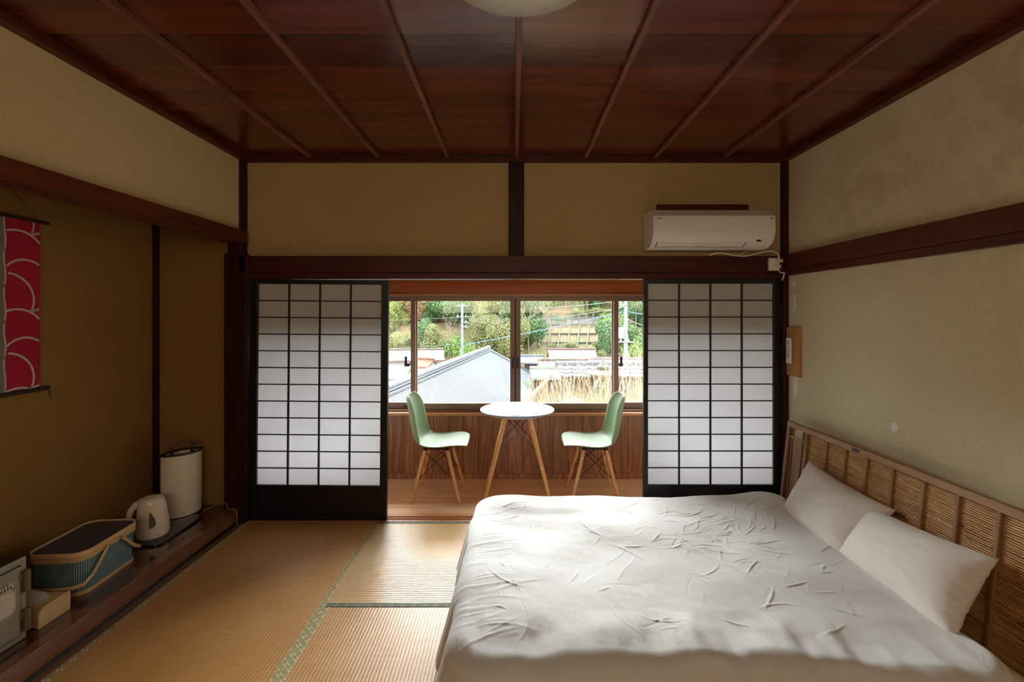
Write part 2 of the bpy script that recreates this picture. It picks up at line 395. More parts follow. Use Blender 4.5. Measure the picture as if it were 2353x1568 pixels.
# posts, lintels, rails
tn = [2]
def trim(x0, x1, y0, y1, z0, z1, mat, label=None, bev=.003):
    o = MB().box(x0, x1, y0, y1, z0, z1).build('trim_%d' % tn[0], mat, bevel=bev); tn[0] += 1
    return struct(o, label)
trim(XL-.115, XL+.035, -.045, .085, 0, 1.90, M['dark_z'], 'thick corner post at the alcove')
trim(XL-.08, XL+.02, -.06, .06, 1.90, 2.58, M['dark_z'], 'corner post above the alcove post')
trim(XR-.035, XR+.05, -.035, .085, 0, 2.58, M['dark_z'], 'corner post beside the right screen')
trim(-.035, .075, -.012, .09, 1.87, 2.57, M['dark_z'], 'short post in the middle of the upper wall')
trim(XL-.01, XR, -.045, .09, 1.765, 1.882, M['dark'], 'wide dark rail above the sliding screens')
trim(XL+.02, XR-.02, -.03, .10, 1.722, 1.764, M['dark'], 'grooved head track of the sliding screens')
trim(XR-.045, XR+.01, YB, -.03, 1.785, 1.89, M['dark_y'], 'dark rail along the right wall')
trim(XR-.03, XR+.01, YB, -.03, 1.742, 1.785, M['dark_y'], 'lower band of the right wall rail')
trim(XL-.10, XL+.045, YB, -.03, 1.972, 2.055, M['dark_y'], 'dark beam over the alcove opening')
# ceiling edge mouldings
trim(XL-.02, XL+.045, YB, .0, 2.553, 2.60, M['dark_y'], 'ceiling edge moulding on the left')
trim(XR-.045, XR+.02, YB, .0, 2.553, 2.60, M['dark_y'], 'ceiling edge moulding on the right')
trim(XL+.03, XR-.03, -.03, .03, 2.553, 2.60, M['dark'], 'ceiling edge moulding at the back')
trim(ALC-.01, ALC+.03, -.03, .02, .11, 2.4, M['dark_z'], 'slim dark post in the alcove corner')
# ceiling: overlapping boards and seven battens
ceil = struct(MB().box(ALC-.1, XR+.1, YB-.1, .12, 2.64, 2.70).build('ceiling', M['ceil']), 'dark red-brown boarded ceiling')
y = -.03
for i in range(21):
    y1 = y - .233
    mb = MB(); mb.prism([(y+.004, 2.600), (y1-.002, 2.607), (y1-.002, 2.614), (y+.004, 2.6075)], XL+.0, XR, 'x')
    o = mb.build('board', M['ceil'], ceil, bevel=.0012); a = math.radians(random.uniform(-.35, .35)); o.matrix_basis = Matrix.Translation((0, (y+y1)/2, 2.605)) @ Matrix.Rotation(a, 4, 'X') @ Matrix.Translation((0, -(y+y1)/2, -2.605))
    y = y1
for x in (-1.44, -.955, -.467, .022, .51, 1.0, 1.49):
    MB().box(x-.0125, x+.0125, YB, -.03, 2.576, 2.602).build('batten', M['batten'], ceil, bevel=.002)
# alcove step and board
alc = struct(MB().box(ALC, XL-.075, YB, .0, .02, .1145).build('floor_alcove', M['lacq_top']), 'dark glossy board floor of the raised alcove')
MB().box(XL-.075, XL-.012, YB, -.045, .022, .1150).build('step_beam', M['lacquer'], alc, bevel=.005, seg=3)
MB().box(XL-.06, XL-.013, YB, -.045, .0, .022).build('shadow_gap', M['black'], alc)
# threshold of the screens
thr = struct(MB().box(XL, XR, -.012, .115, -.12, -.012).build('trim_%d' % tn[0], M['sill']), 'grooved wooden threshold under the sliding screens'); tn[0] += 1
for a, b in ((-.012, .012), (.034, .048), (.070, .115)):
    MB().box(XL, XR, a, b, -.014, .002).build('track_ridge', M['sill'], thr, bevel=.001)

# veranda
VX0, VX1, VY = -2.05, 2.05, .83
flv = struct(MB().box(VX0, VX1, .115, VY+.1, -.12, -.013).build('floor_veranda', M['deckw']), 'narrow veranda floor of pale wooden planks')
py = .115; row = 0
while py < VY:
    py1 = min(py+.118, VY); cuts = [VX0] + sorted([-1.35 + (row*0.83) % 1.2, .35 + (row*.61) % 1.1]) + [VX1]
    for a, b in zip(cuts, cuts[1:]):
        MB().box(a+.0006, b-.0006, py+.0006, py1-.0006, -.02, 0).build('plank', M['deckw'], flv, bevel=.0012, seg=1)
    py = py1; row += 1
wv = struct(MB().box(VX0, VX1, VY+.02, VY+.12, -.1, .60).build('wall_veranda', M['cedar']), 'low cedar boarded wall under the window')
x = VX0
while x < VX1:
    MB().box(x+.001, min(x+.1325, VX1), VY, VY+.02, .045, .572).build('board', M['cedar'], wv, bevel=.002, seg=1); x += .1335
MB().box(VX0, VX1, VY-.008, VY+.02, 0, .048).build('baseboard', M['cedar'], wv, bevel=.003)
struct(MB().box(VX0, VX1, VY-.04, VY+.16, .572, .597).build('trim_%d' % tn[0], M['sill'], bevel=.004), 'pale wooden sill below the window'); tn[0] += 1
struct(MB().box(VX0, VX1, VY, VY+.14, 1.648, 1.775).build('trim_%d' % tn[0], M['orange'], bevel=.003), 'orange wooden lintel above the window'); tn[0] += 1
struct(MB().box(VX0, VX1, VY-.012, VY, 1.64, 1.652).build('trim_%d' % tn[0], M['sill'], bevel=.002), 'thin bead under the orange lintel'); tn[0] += 1
struct(MB().box(VX0, VX1, .08, VY+.14, 1.80, 1.84).build('ceiling_veranda', M['sill']), 'pale wooden veranda ceiling')
struct(MB().box(VX0, VX1, VY+.02, VY+.14, 1.775, 1.80).build('trim_%d' % tn[0], M['offw'])); tn[0] += 1
struct(MB().box(VX0-.1, VX0, .09, VY+.14, -.1, 1.84).build('wall_veranda_left', M['wall'])); struct(MB().box(VX1, VX1+.1, .09, VY+.14, -.1, 1.84).build('wall_veranda_right', M['wall']))
struct(MB().box(ALC-.1, XR+.2, .10, 1.0, 1.84, 1.9).build('roof_veranda', M['black']))
ev = struct(MB().prism([(.97, 1.97), (1.85, 1.90), (1.85, 1.93), (.97, 2.06)], -3.2, 3.2, 'x').build('shading_eaves', M['sill']), 'unseen boarded overhang added above the window to shade the table')  # unseen overhang, added to keep high sky light off the table
for i in range(14): MB().bar((-3.1+i*.475, .97, 1.955), (-3.1+i*.475, 1.83, 1.885), .045, .05).build('rafter', M['sill'], ev)

# window with four sliding sashes
win = empty_struct('window_1', 'wide four-sash window in bronze aluminium frames looking over roofs', (0, VY, 0))
z0, z1 = .597, 1.648
def wp(name, x0, x1, y0, y1, a, b, mat=M['alu'], bev=.002, parent=None):
    return MB().box(x0, x1, y0, y1, a, b).build(name, mat, parent or win, bevel=bev)
wp('frame', VX0, VX1, .015, .13, z0, z0+.018); wp('frame', VX0, VX1, .015, .13, z1-.022, z1)
wp('frame', VX0, VX0+.03, .015, .13, z0, z1); wp('frame', VX1-.03, VX1, .015, .13, z0, z1)
def sash(x0, x1, y0, left_latch=None):
    sx = wp('sash', x0, x1, y0, y0+.026, z0+.018, z0+.055+.018)          # bottom rail with its frame as sub-parts
    wp('top_rail', x0, x1, y0, y0+.026, z1-.058, z1-.022, parent=sx)
    wp('stile', x0, x0+.042, y0, y0+.026, z0+.06, z1-.05, parent=sx); wp('stile', x1-.042, x1, y0, y0+.026, z0+.06, z1-.05, parent=sx)
    wp('pane', x0+.03, x1-.03, y0+.010, y0+.015, z0+.06, z1-.05, M['glass'], 0, sx)
    return sx
s1 = sash(-.925, .012, .03); s2 = sash(.022, .945, .03)
sash(-1.95, -.875, .075); sash(.895, 1.95, .075)
MB().box(.012, .022, .028, .058, z0+.02, z1-.03).build('meeting_strip', M['alu_d'], win)
for x in (-.005, .038):
    wp('finger_pull', x-.008, x+.008, .022, .032, .985, 1.085, M['alu_d'], .002, s1 if x < 0 else s2)
for sx, s in ((-.985, 1), (.965, -1)):                     # crescent latches on the outer sashes
    MB().box(sx, sx+.02, .05, .07, 1.0, 1.09).box(sx-.012 if s < 0 else sx, sx+.02 if s < 0 else sx+.045, .04, .07, 1.0, 1.03).build('latch', M['alu_d'], win, bevel=.002)
for sx in (-1.0, .955):
    MB().box(sx, sx+.05, .066, .078, .625, .642).build('sticker', M['alu_d'], win)

# the two sliding paper screens
def shoji(n, xa, xb, pa, pb, label, roll):
    d = empty_struct('door_%d' % n, label, (xa, .012, .0)); w = xb-xa; a = pa-xa; b = pb-xa; H = 1.722
    def p(name, x0, x1, y0, y1, z0, z1, mat=M['black'], bev=.002): return MB().box(x0, x1, y0, y1, z0, z1).build(name, mat, d, bevel=bev)
    p('stile', 0, a, -.014, .018, .002, H); p('stile', b, w, -.014, .018, .002, H)
    p('top_rail', a, b, -.013, .017, 1.69, H); p('bottom_rail', a, b, -.013, .017, .002, .04)
    p('middle_rail', a, b, -.013, .017, .232, .255)
    p('lower_panel', a, b, -.004, .010, .04, .232)
    zb, zt = .255, 1.69
    for k in range(1, 4):
        x = a + (b-a)*k/4; p('upright', x-.0055, x+.0055, -.010, .004, zb, zt, bev=.001)
    for k in range(1, 12):
        z = zb + (zt-zb)*k/12; p('crossbar', a, b, -.0065, .002, z-.004, z+.004, bev=.001)
    for i in range(4):
        for k in range(12):
            p('pane', a+(b-a)*i/4, a+(b-a)*(i+1)/4, .004, .0048, zb+(zt-zb)*k/12, zb+(zt-zb)*(k+1)/12, M['shoji'], 0)
    d.rotation_euler = (0, roll, 0)
    return d
shoji(1, -1.890, -.905, -1.835, -.955, 'left paper screen with black lattice and black lower panel', math.radians(.5))
shoji(2, .927, 1.903, .958, 1.853, 'right paper screen with black lattice beside the bed', 0)
# ------------------------------------------------------------------ bed
def ease(t): return t*t*(3-2*t)
mt = thing('mattress', 'thick mattress in a cream fitted sheet under the grey duvet', 'mattress', (0, 0, 0))
def rrect(cx, cy, w, h, r, n=6):
    o = []
    for k, (sx, sy) in enumerate(((1, 1), (-1, 1), (-1, -1), (1, -1))):
        for i in range(n+1):
            a = PI/2*k + PI/2*i/n
            o.append((cx+sx*(w/2-r)+r*math.cos(a), cy+sy*(h/2-r)+r*math.sin(a)))
    return o
def rbox(mb, cx, cy, w, h, z0, z1, r, e=.03):
    rings = []
    for off, z in ((e, z0), (e*.3, z0+e*.3), (0, z0+e), (0, z1-e), (e*.3, z1-e*.3), (e, z1)):
        rings.append([(x, y, z) for x, y in rrect(cx, cy, w-2*off, h-2*off, r)])
    return mb.loft(rings)
mb = MB(); rbox(mb, .83, -1.035, 1.86, 1.40, .02, .235, .07, .05); mb.build('mattress_block', M['sheet'], mt, smooth=True)
def sheet_pt(u, v):
    x = -.10 + 1.87*u; y = -1.745 + 1.41*v
    k = noise.fractal(Vector((x*5, y*9, 3)), .7, 2, 4)
    return (x, y, .243 + .008*k - .03*max(0, abs(u-.5)*2-.95)*20 - .03*max(0, abs(v-.5)*2-.95)*20)
MB().grid(90, 70, sheet_pt).build('fitted_sheet', M['sheet'], mt, smooth='all')

# duvet: cloth laid over the mattress, sides falling to the floor
def rect_dir(cx, cy, a, b, R):
    """point on the rounded rectangle (half sizes a,b) for boundary parameter point, with its outward direction"""
    qx = max(-a+R, min(a-R, cx)); qy = max(-b+R, min(b-R, cy)); dx, dy = cx-qx, cy-qy
    L = math.hypot(dx, dy)
    return qx, qy, (dx/L, dy/L) if L > 1e-6 else (0, 0)
DCX, DCY, DA, DB = .725, -1.025, .90, .655          # crown of the duvet
ridges = []
rr = random.Random(11)
for i in range(250):
    if i < 160: cx, cy = rr.gauss(1.05, .26), rr.gauss(-.82, .24)
    else: cx, cy = rr.uniform(-.1, 1.5), rr.uniform(-1.6, -.4)
    th = rr.choice([rr.uniform(0, PI), rr.gauss(.7, .4), rr.gauss(2.3, .35)])
    ridges.append((cx, cy, math.cos(th), math.sin(th), rr.uniform(.02, .13), rr.uniform(.0028, .0048), rr.uniform(.001, .0032)*rr.choice((1, 1, 1, -.7)), rr.uniform(-3, 3)))
for i in range(60):                                   # pull lines at the left edge
    cy = rr.uniform(-1.7, -.45)
    ridges.append((rr.uniform(-.2, -.0), cy, math.cos(.35+rr.gauss(0, .25)), math.sin(.35+rr.gauss(0, .25)), rr.uniform(.05, .15), rr.uniform(.004, .008), rr.uniform(.0005, .0014), rr.uniform(-2, 2)))
BK = {}
for R_ in ridges:
    rg_ = int((R_[4]+.03)/.06)+1; bi, bj = int(math.floor(R_[0]/.06)), int(math.floor(R_[1]/.06))
    for i in range(bi-rg_, bi+rg_+1):
        for j in range(bj-rg_, bj+rg_+1): BK.setdefault((i, j), []).append(R_)
def crease(x, y):
    h = 0
    for cx, cy, c, s, L, w, a, k in BK.get((int(math.floor(x/.06)), int(math.floor(y/.06))), ()):
        dx, dy = x-cx, y-cy
        u = dx*c+dy*s; v = -dx*s+dy*c + k*u*u
        if abs(u) < L and abs(v) < 4*w: h += a*math.exp(-(v/w)**2)*(1-(u/L)**2)
    return h
def duvet_pt(u, v):
    U, V = u*2-1, v*2-1
    m = max(abs(U), abs(V)); m0 = .80
    R = .10
    if m < 1e-6: px, py, s, d = 0, 0, 0, (0, 0)
    else:
        bx, by = U/m*DA, V/m*DB; s = max(0, (m-m0)/(1-m0))
        qx, qy, d = rect_dir(bx, by, DA, DB, R)
        if d == (0, 0): px, py = bx, by
        else: px, py = qx+d[0]*R, qy+d[1]*R
        if m <= m0: px, py = px*m/m0, py*m/m0
    x, y = DCX+px, DCY+py
    sk = .09*ease(max(0, min(1, (px-.1)/.7)))*max(0, -py/DB)**2; y -= sk
    top = .318
    # soft body of the filling
    fx = (px/DA); fy = (py/DB)
    top += .018*noise.noise(Vector((x*1.6, y*1.9, 0))) + .010*noise.noise(Vector((x*4, y*4.5, 5)))
    top += .045*math.exp(-((x-1.56)/.13)**2-((y+.50)/.16)**2)            # peak at the far right corner
    top += .020*math.exp(-((x+.02)/.16)**2-((y+.48)/.12)**2)
    top -= .012*math.exp(-((y+.62)/.06)**2)*max(0, 1-abs(x-.3)/.5)
    if py < -DB*.7: top += .016*noise.noise(Vector((x*7, 3.3, y*3)))*min(1, (-py/DB-.7)/.2)+.008*noise.noise(Vector((x*17, 1.3, y*5)))*min(1, (-py/DB-.7)/.2)
    w = crease(x, y)*(1.0) + .0016*noise.fractal(Vector((x*9, y*9, 2)), .8, 2, 3)
    if s == 0: return (x, y, top+w)
    right = max(0, d[0])**3
    drop_max = .30*(1-right) + .085*right
    hem = .14*(1-right) + .05*right
    ang = math.atan2(d[1], d[0]); per = x*9 if abs(d[1]) > .6 else y*9
    wob = noise.noise(Vector((x*5, y*5, 9)))
    # quarter round shoulder and then a slightly flaring fall
    r = .075*(1-.5*right)
    L = r*PI/2; tot = L + max(0, drop_max-r); q = s*tot
    if q < L: a = q/r; out, dn = r*math.sin(a), r*(1-math.cos(a))
    else: out, dn = r+(q-L)*.28, r+(q-L)
    fold = (.012*noise.noise(Vector((x*17+y*3, y*17+x*3, 1))) + .006*noise.noise(Vector((x*40, y*40, 4)))) * min(1, dn/.12)
    nearside = max(0, -d[1])
    out += fold + .02*wob*min(1, dn/.06)
    out += nearside*.03*noise.noise(Vector((x*3.1, 7.7, 0)))*min(1, dn/.03)
    return (x+d[0]*out, y+d[1]*out, max(.012, top+w*(1-s*.5)-dn))
dv = MB().grid(540, 440, duvet_pt).build('duvet', M['linen'], None, smooth='all')
tag(dv, 'wrinkled pale grey linen duvet spread over the bed', 'duvet')

def pillow(name, label, bl, br, tl, tr, T=.085, seed=0):
    bl, br, tl, tr = map(Vector, (bl, br, tl, tr)); c = (bl+br+tl+tr)/4
    ex = ((br-bl)+(tr-tl))/2; ey = ((tl-bl)+(tr-br))/2; nrm = ex.cross(ey).normalized()
    if nrm.x > 0: nrm = -nrm
    mb = MB()
    def side(sg):
        def f(u, v):
            U, V = u*2-1, v*2-1
            uu = U*(1-.07*(1-V*V)); vv = V*(1-.08*(1-U*U))
            p = bl*(1-uu)*(1-vv)/4 + br*(1+uu)*(1-vv)/4 + tl*(1-uu)*(1+vv)/4 + tr*(1+uu)*(1+vv)/4
            k = max(0, (1-abs(U)**2.4)*(1-abs(V)**2.4))**.5
            wr = .004*noise.fractal(Vector((U*2.2+seed, V*2.2, sg)), .8, 2, 4)
            e = math.exp(-((1-abs(V))/.12)**2)
            wr += .0055*e*noise.noise(Vector((U*11+seed, V*2, 3)))
            e2 = math.exp(-((1-abs(U))/.14)**2)
            wr += .0055*e2*noise.noise(Vector((V*9+seed, U*2, 8)))
            edge = 1 if max(abs(U), abs(V)) < .999 else 0
            return p + nrm*(sg*T*k + wr*edge*(1 if sg > 0 else -1))
        return f
    mb.grid(80, 56, side(1)); mb.grid(80, 56, side(-1))
    o = mb.build(name, M['linen_p'], None, smooth='all')
    bm = bmesh.new(); bm.from_mesh(o.data); bmesh.ops.remove_doubles(bm, verts=bm.verts, dist=.0004); bmesh.ops.recalc_face_normals(bm, faces=bm.faces); bm.to_mesh(o.data); bm.free()
    for p in o.data.polygons: p.use_smooth = True
    return tag(o, label, 'pillow')
dy = lambda d: d+CAMY
pillow('pillow', 'pale linen pillow nearer the paper screen, leaning on the headboard', (1.585, dy(2.72), .30), (1.585, dy(2.19), .275), (1.785, dy(2.775), .585), (1.81, dy(2.17), .545), seed=1)
pillow('pillow', 'pale linen pillow nearer the camera, leaning on the headboard', (1.59, dy(2.27), .285), (1.60, dy(1.665), .28), (1.78, dy(2.29), .515), (1.80, dy(1.70), .565), seed=7, T=.09)

# headboard: an old reed summer screen stood on its side against the wall
HB = thing('headboard', 'old reed screen door leaning on the wall as headboard', 'headboard', (1.775, dy(3.083), .0)); HB.rotation_euler = (0, math.radians(6.0), 0)
HH, HL = .76, 1.78
def hb(name, s0, s1, z0, z1, x0, x1, mat=None, bev=.002, parent=None):
    return MB().box(x0, x1, -s1, -s0, z0, z1).build(name, mat or M['hbz'], parent or HB, bevel=bev)
hb('rail', 0, HL, HH-.034, HH, -.014, .014, M['hb']); hb('rail', 0, HL, 0, .04, -.014, .014, M['hb'])
hb('stile', 0, .027, .04, HH-.034, -.014, .014); hb('stile', .188, .216, .04, HH-.034, -.014, .014); hb('stile', HL-.03, HL, .04, HH-.034, -.014, .014)
hb('thin_bar', .052, .060, .04, HH-.034, -.008, .004, bev=.001); hb('thin_bar', .158, .166, .04, HH-.034, -.008, .004, bev=.001)
hb('crosspiece', .027, .188, HH-.10, HH-.090, -.010, .006, M['hb'], .001)
hb('wood_panel', .060, .158, .04, HH-.10, -.001, .006, M['burl'], .001)
for s in (.380, .535, .687, .851, 1.02, 1.18, 1.342, 1.50, 1.655):
    hb('bar', s-.009, s+.009, .04, HH-.034, -.010, .004, bev=.004)
hb('finger_slot', .587, .640, HH-.024, HH-.008, -.0148, -.0138, M['ac_dark'], 0)
reed_m = bpy.data.materials.new('reed_stem'); t = NT(reed_m)
n1 = t.noise(t.coords((1, .9, 60)), 3.2, 5, .65); n2 = t.noise(t.coords((1, 1, 1)), 5, 4, .6, .6)
t.col(t.ramp(t.math('ADD', t.math('MULTIPLY', n1, .6), t.math('MULTIPLY', n2, .4)), [(.38, lin('#7c461c')), (.45, lin('#c08a48')), (.62, lin('#e6bc78'))])); t.p.inputs['Roughness'].default_value = .35
mb = MB(); z = .045; r2 = random.Random(3)
while z < HH-.036:
    rr_ = .0037+r2.uniform(-.0003, .0004); x = .006
    mb.tube([(x, -.216, z), (x, -HL+.03, z+r2.uniform(-.0012, .0012))], rr_, 6, cap=False); z += .0097
o = mb.build('reed_screen', reed_m, HB, smooth='all', fix=False); o['kind'] = 'stuff'

# ------------------------------------------------------------------ table and chairs
def rod(mb, a, b, r=.003, n=6): mb.tube([a, b], r, n)
tb = thing('round_table', 'small round white table on four beech legs by the window', 'table', (.03, dy(3.70), 0))
mb = MB(); mb.lathe([(.283, .690), (.296, .697), (.298, .703), (.297, .708), (.294, .710)], 96); mb.build('tabletop', M['tabletop'], tb, smooth=True)
MB().lathe([(.250, .678), (.270, .690)], 64).build('underside', M['edge'], tb, smooth=True)
tl = {}
for sx in (-1, 1):
    for sy in (-1, 1):
        a = Vector((sx*.088, sy*.085, .672)); b = Vector((sx*.262, sy*.19, .004)); tl[sx, sy] = (a, b)
        lg = MB(); lg.tube([b, b.lerp(a, .08), b.lerp(a, .5), b.lerp(a, .95), a], [.0125, .0135, .0165, .018, .016], 14)
        g = lg.build('leg', M['beech'], tb, smooth=True)
        MB().tube([b+Vector((0, 0, -.004)), b+Vector((0, 0, .003))], .012, 12).build('foot_pad', M['chrome'], g)
        for f in (.88, .42):
            q = b.lerp(a, f) + Vector((0, -.016*(-1 if sy > 0 else 1), 0)); MB().tube([q, q+Vector((0, -.003 if sy < 0 else .003, 0))], .004, 8).build('screw', M['chrome'], g)
mb = MB()
def on(leg, f): return leg[1].lerp(leg[0], f)
for (p, q) in (((-1, -1), (1, -1)), ((-1, 1), (1, 1)), ((-1, -1), (-1, 1)), ((1, -1), (1, 1))):
    rod(mb, on(tl[p], .985), on(tl[q], .58)); rod(mb, on(tl[q], .985), on(tl[p], .58))
mb.build('wire_bracing', M['metal_k'], tb, smooth=True)
for k in tl: a = tl[k][0]; MB().box(a.x-.016-k[0]*.016, a.x+.016-k[0]*.016, a.y-.016, a.y+.016, .645, .688).build('mounting_bracket', M['metal_k'], tb, bevel=.003)
MB().box(-.10, .10, -.10, .10, .672, .680).build('mounting_plate', M['metal_k'], tb, bevel=.003)

def make_chair(label):
    c = thing('chair', label, 'chair', (0, 0, 0), 0, 'mint green shell chairs at the round table')
    prof = [(.236, .424, .12), (.232, .431, .165), (.215, .436, .192), (.18, .436, .210), (.10, .431, .222), (.02, .425, .23), (-.07, .420, .23), (-.135, .428, .225), (-.175, .462, .215),
            (-.198, .51, .205), (-.212, .57, .20), (-.225, .64, .195), (-.238, .71, .185), (-.250, .765, .165), (-.258, .800, .135), (-.262, .815, .10)]
    # resample
    def samp(t):
        k = t*(len(prof)-1); i = min(int(k), len(prof)-2); f = k-i; P = [Vector(prof[max(0, min(len(prof)-1, i+j))]) for j in (-1, 0, 1, 2)]
        return .5*((2*P[1])+(P[2]-P[0])*f+(2*P[0]-5*P[1]+4*P[2]-P[3])*f*f+(-P[0]+3*P[1]-3*P[2]+P[3])*f*f*f)
    def f(u, v):
        p = samp(v); d = samp(min(1, v+.01))-samp(max(0, v-.01)); tn_ = Vector((d.x, 0, d.y)).normalized(); nr = Vector((tn_.z, 0, -tn_.x))
        if nr.z < 0 and v < .5: nr = -nr
        if v >= .5 and nr.x < 0: nr = -nr
        w = u*2-1; a = abs(w)
        if v < .25: nr = (nr*(v/.25)+Vector((0, 0, 1))*(1-v/.25)).normalized()
        lift = .030*a**3*min(1, .3+v*3) if v < .35 else (.030+.045*min(1, (v-.35)/.2))*a**2.6
        if v > .8: lift *= (1-(v-.8)*2.5)
        return Vector((p.x, w*p.z, p.y)) + nr*lift
    sh = MB().grid(25, 46, f).build('seat_shell', M['mint'], c, smooth='all')
    md = sh.modifiers.new('thickness', 'SOLIDIFY'); md.thickness = .007; md.offset = 0
    md = sh.modifiers.new('round', 'SUBSURF'); md.levels = md.render_levels = 1
    lg = {}
    for sx in (-1, 1):
        for sy in (-1, 1):
            a = Vector((sx*.088-.005, sy*.11, .396)); b = Vector((sx*.186, sy*.182, .008)); lg[sx, sy] = (a, b)
            m_ = MB(); m_.tube([b, b.lerp(a, .1), b.lerp(a, .55), b.lerp(a, .93), a], [.010, .0115, .0140, .0150, .0125], 12)
            g = m_.build('leg', M['beech'], c, smooth=True)
            MB().tube([b+Vector((0, 0, -.008)), b+Vector((0, 0, .002))], .0105, 10).build('foot_pad', M['chrome'], g)
            for ff in (.86, .42):
                q = b.lerp(a, ff)+Vector((0, sy*.0135, 0)); MB().tube([q, q+Vector((0, sy*.003, 0))], .004, 8).build('screw', M['chrome'], g)
    w = MB()
    for (p, q) in (((-1, -1), (1, -1)), ((-1, 1), (1, 1)), ((-1, -1), (-1, 1)), ((1, -1), (1, 1))):
        rod(w, on(lg[p], .98), on(lg[q], .42), .0028); rod(w, on(lg[q], .98), on(lg[p], .42), .0028)
    w.build('wire_bracing', M['metal_k'], c, smooth=True)
    for k in lg: a = lg[k][0]; MB().box(a.x-.012, a.x+.012, a.y-.012-k[1]*.01, a.y+.012-k[1]*.01, .385, .412).build('mounting_bracket', M['metal_k'], c, bevel=.002)
    for y_ in (-.10, .10): MB().bar((-.09, y_, .405), (.08, y_, .405), .02, .006).build('mounting_bar', M['metal_k'], c, bevel=.002)
    return c
ch = make_chair('mint green moulded chair on the left of the round table, facing right'); ch.location = (-.605, dy(3.735), 0)
ch2 = copy_tree(ch); ch2.location = (.64, dy(3.735), 0); ch2.rotation_euler = (0, 0, PI-.02); ch2['label'] = 'mint green moulded chair on the right of the round table, facing left'

# ------------------------------------------------------------------ air conditioner and its fittings
ac = thing('air_conditioner', 'white wall air conditioner above the right paper screen', 'air conditioner', (.925, .005, 0))
pf = [(0, 1.925), (-.075, 1.918), (-.15, 1.922), (-.20, 1.945), (-.232, 1.985), (-.242, 2.03), (-.236, 2.125), (-.165, 2.178), (0, 2.178)]
MB().prism(pf, 0, .81, 'x').build('body', M['acw'], ac, smooth=True, bevel=.005, seg=2)
MB().bar((.036, -.168, 1.9285), (.628, -.168, 1.9285), .003, .004).build('louvre_gap', M['ac_dark'], ac)
MB().prism([(-.2035, 1.9455), (-.2025, 1.9415), (-.170, 1.9285), (-.170, 1.932)], .042, .622, 'x').build('louvre', M['acw'], ac)
for x in (.034, .628):
    MB().bar((x, -.2085, 1.9545), (x, -.1985, 1.943), .004, .003).bar((x, -.1985, 1.943), (x, -.168, 1.9285), .004, .003).build('louvre_gap', M['ac_dark'], ac)
MB().bar((.695, -.2145, 1.9625), (.725, -.2145, 1.9625), .003, .014, up=(0, -.62, .78)).build('sensor_window', M['ac_dark'], ac)
TM = Matrix.Translation((.025, -.2412, 2.1035)) @ Matrix.Rotation(PI/2, 4, 'X')
place_text('brand_lettering', 'DAIKIN', .0095, TM, M['ac_dark'], ac, bold=.0004)
MB().add([(.015, -.2412, 2.111), (.025, -.2412, 2.111), (.0155, -.2412, 2.1035)], [(0, 1, 2)]).build('brand_mark', M['ac_dark'], ac, fix=False)
mb = MB()
for (a, b) in (((.772, 2.106), (.780, 2.106)), ((.780, 2.106), (.786, 2.114)), ((.780, 2.106), (.788, 2.106)), ((.780, 2.106), (.786, 2.098)), ((.774, 2.106), (.779, 2.111)), ((.774, 2.106), (.779, 2.101))):
    mb.bar((a[0], -.2405, a[1]), (b[0], -.2405, b[1]), .0022, .0015, up=(0, 1, 0))
mb.build('corner_mark', M['ac_dark'], ac)
bd = tag(MB().box(1.02, 1.67, -.012, .012, 2.10, 2.252).build('mounting_board', M['dark'], bevel=.002), 'dark wooden board fixed behind the air conditioner', 'board')
# socket and its two flexes
so = thing('wall_socket', 'cream surface socket on the dark rail beside the right corner', 'socket', (1.820, -.046, 1.82))
MB().box(-.036, .034, -.028, 0, -.044, .044).build('socket_box', M['cream'], so, bevel=.003)
for z in (.020, -.020):
    MB().box(.002, .030, -.031, -.027, z-.012, z+.012).build('outlet', M['cream'], so, bevel=.001)
    MB().box(.008, .011, -.0325, -.030, z-.005, z+.005).box(.019, .022, -.0325, -.030, z-.005, z+.005).build('slot', M['ac_dark'], so)
def flex(name, label, pts, r, mat=M['cream'], flat=1):
    P = [Vector(p) for p in pts]; out = []
    for i in range(len(P)-1):
        a, b, c_, d_ = P[max(0, i-1)], P[i], P[i+1], P[min(len(P)-1, i+2)]
        for k in range(8):
            f = k/8; out.append(.5*((2*b)+(c_-a)*f+(2*a-5*b+4*c_-d_)*f*f+(-a+3*b-3*c_+d_)*f**3))
    out.append(P[-1]); mb = MB(); mb.tube(out, r, 8, flat=flat)
    o = mb.build(name, mat, None, smooth=True); return tag(o, label, 'cable')
cb = flex('power_cable', 'white flex looping from the air conditioner down to the socket', [(1.374, -.05, 1.885), (1.418, -.075, 1.898), (1.478, -.08, 1.893), (1.538, -.078, 1.880), (1.618, -.078, 1.877), (1.688, -.078, 1.892), (1.748, -.078, 1.907), (1.803, -.082, 1.907), (1.831, -.088, 1.888), (1.838, -.088, 1.865)], .0042)
pg = MB().box(1.824, 1.860, -.105, -.077, 1.829, 1.852).build('plug', M['cream'], cb, bevel=.003); MB().tube([(1.837, -.09, 1.85), (1.838, -.09, 1.872)], .007, 8).build('boot', M['cream'], pg, smooth=True)
cb = flex('extension_cable', 'short white flex hanging from the lower outlet of the socket', [(1.832, -.085, 1.80), (1.836, -.085, 1.79), (1.842, -.085, 1.772), (1.858, -.08, 1.760), (1.883, -.075, 1.762), (1.888, -.07, 1.757)], .004)
MB().box(1.826, 1.850, -.100, -.076, 1.793, 1.814).build('plug', M['cream'], cb, bevel=.003); MB().tube([(1.888, -.07, 1.757), (1.883, -.068, 1.735), (1.873, -.067, 1.705)], [.004, .006, .002], 8).build('cable_end', M['cream'], cb, smooth=True)
flex('thin_cable', 'thin flex behind the air conditioner dropping to the rail', [(1.648, -.05, 1.925), (1.618, -.045, 1.905), (1.578, -.048, 1.886)], .0025)

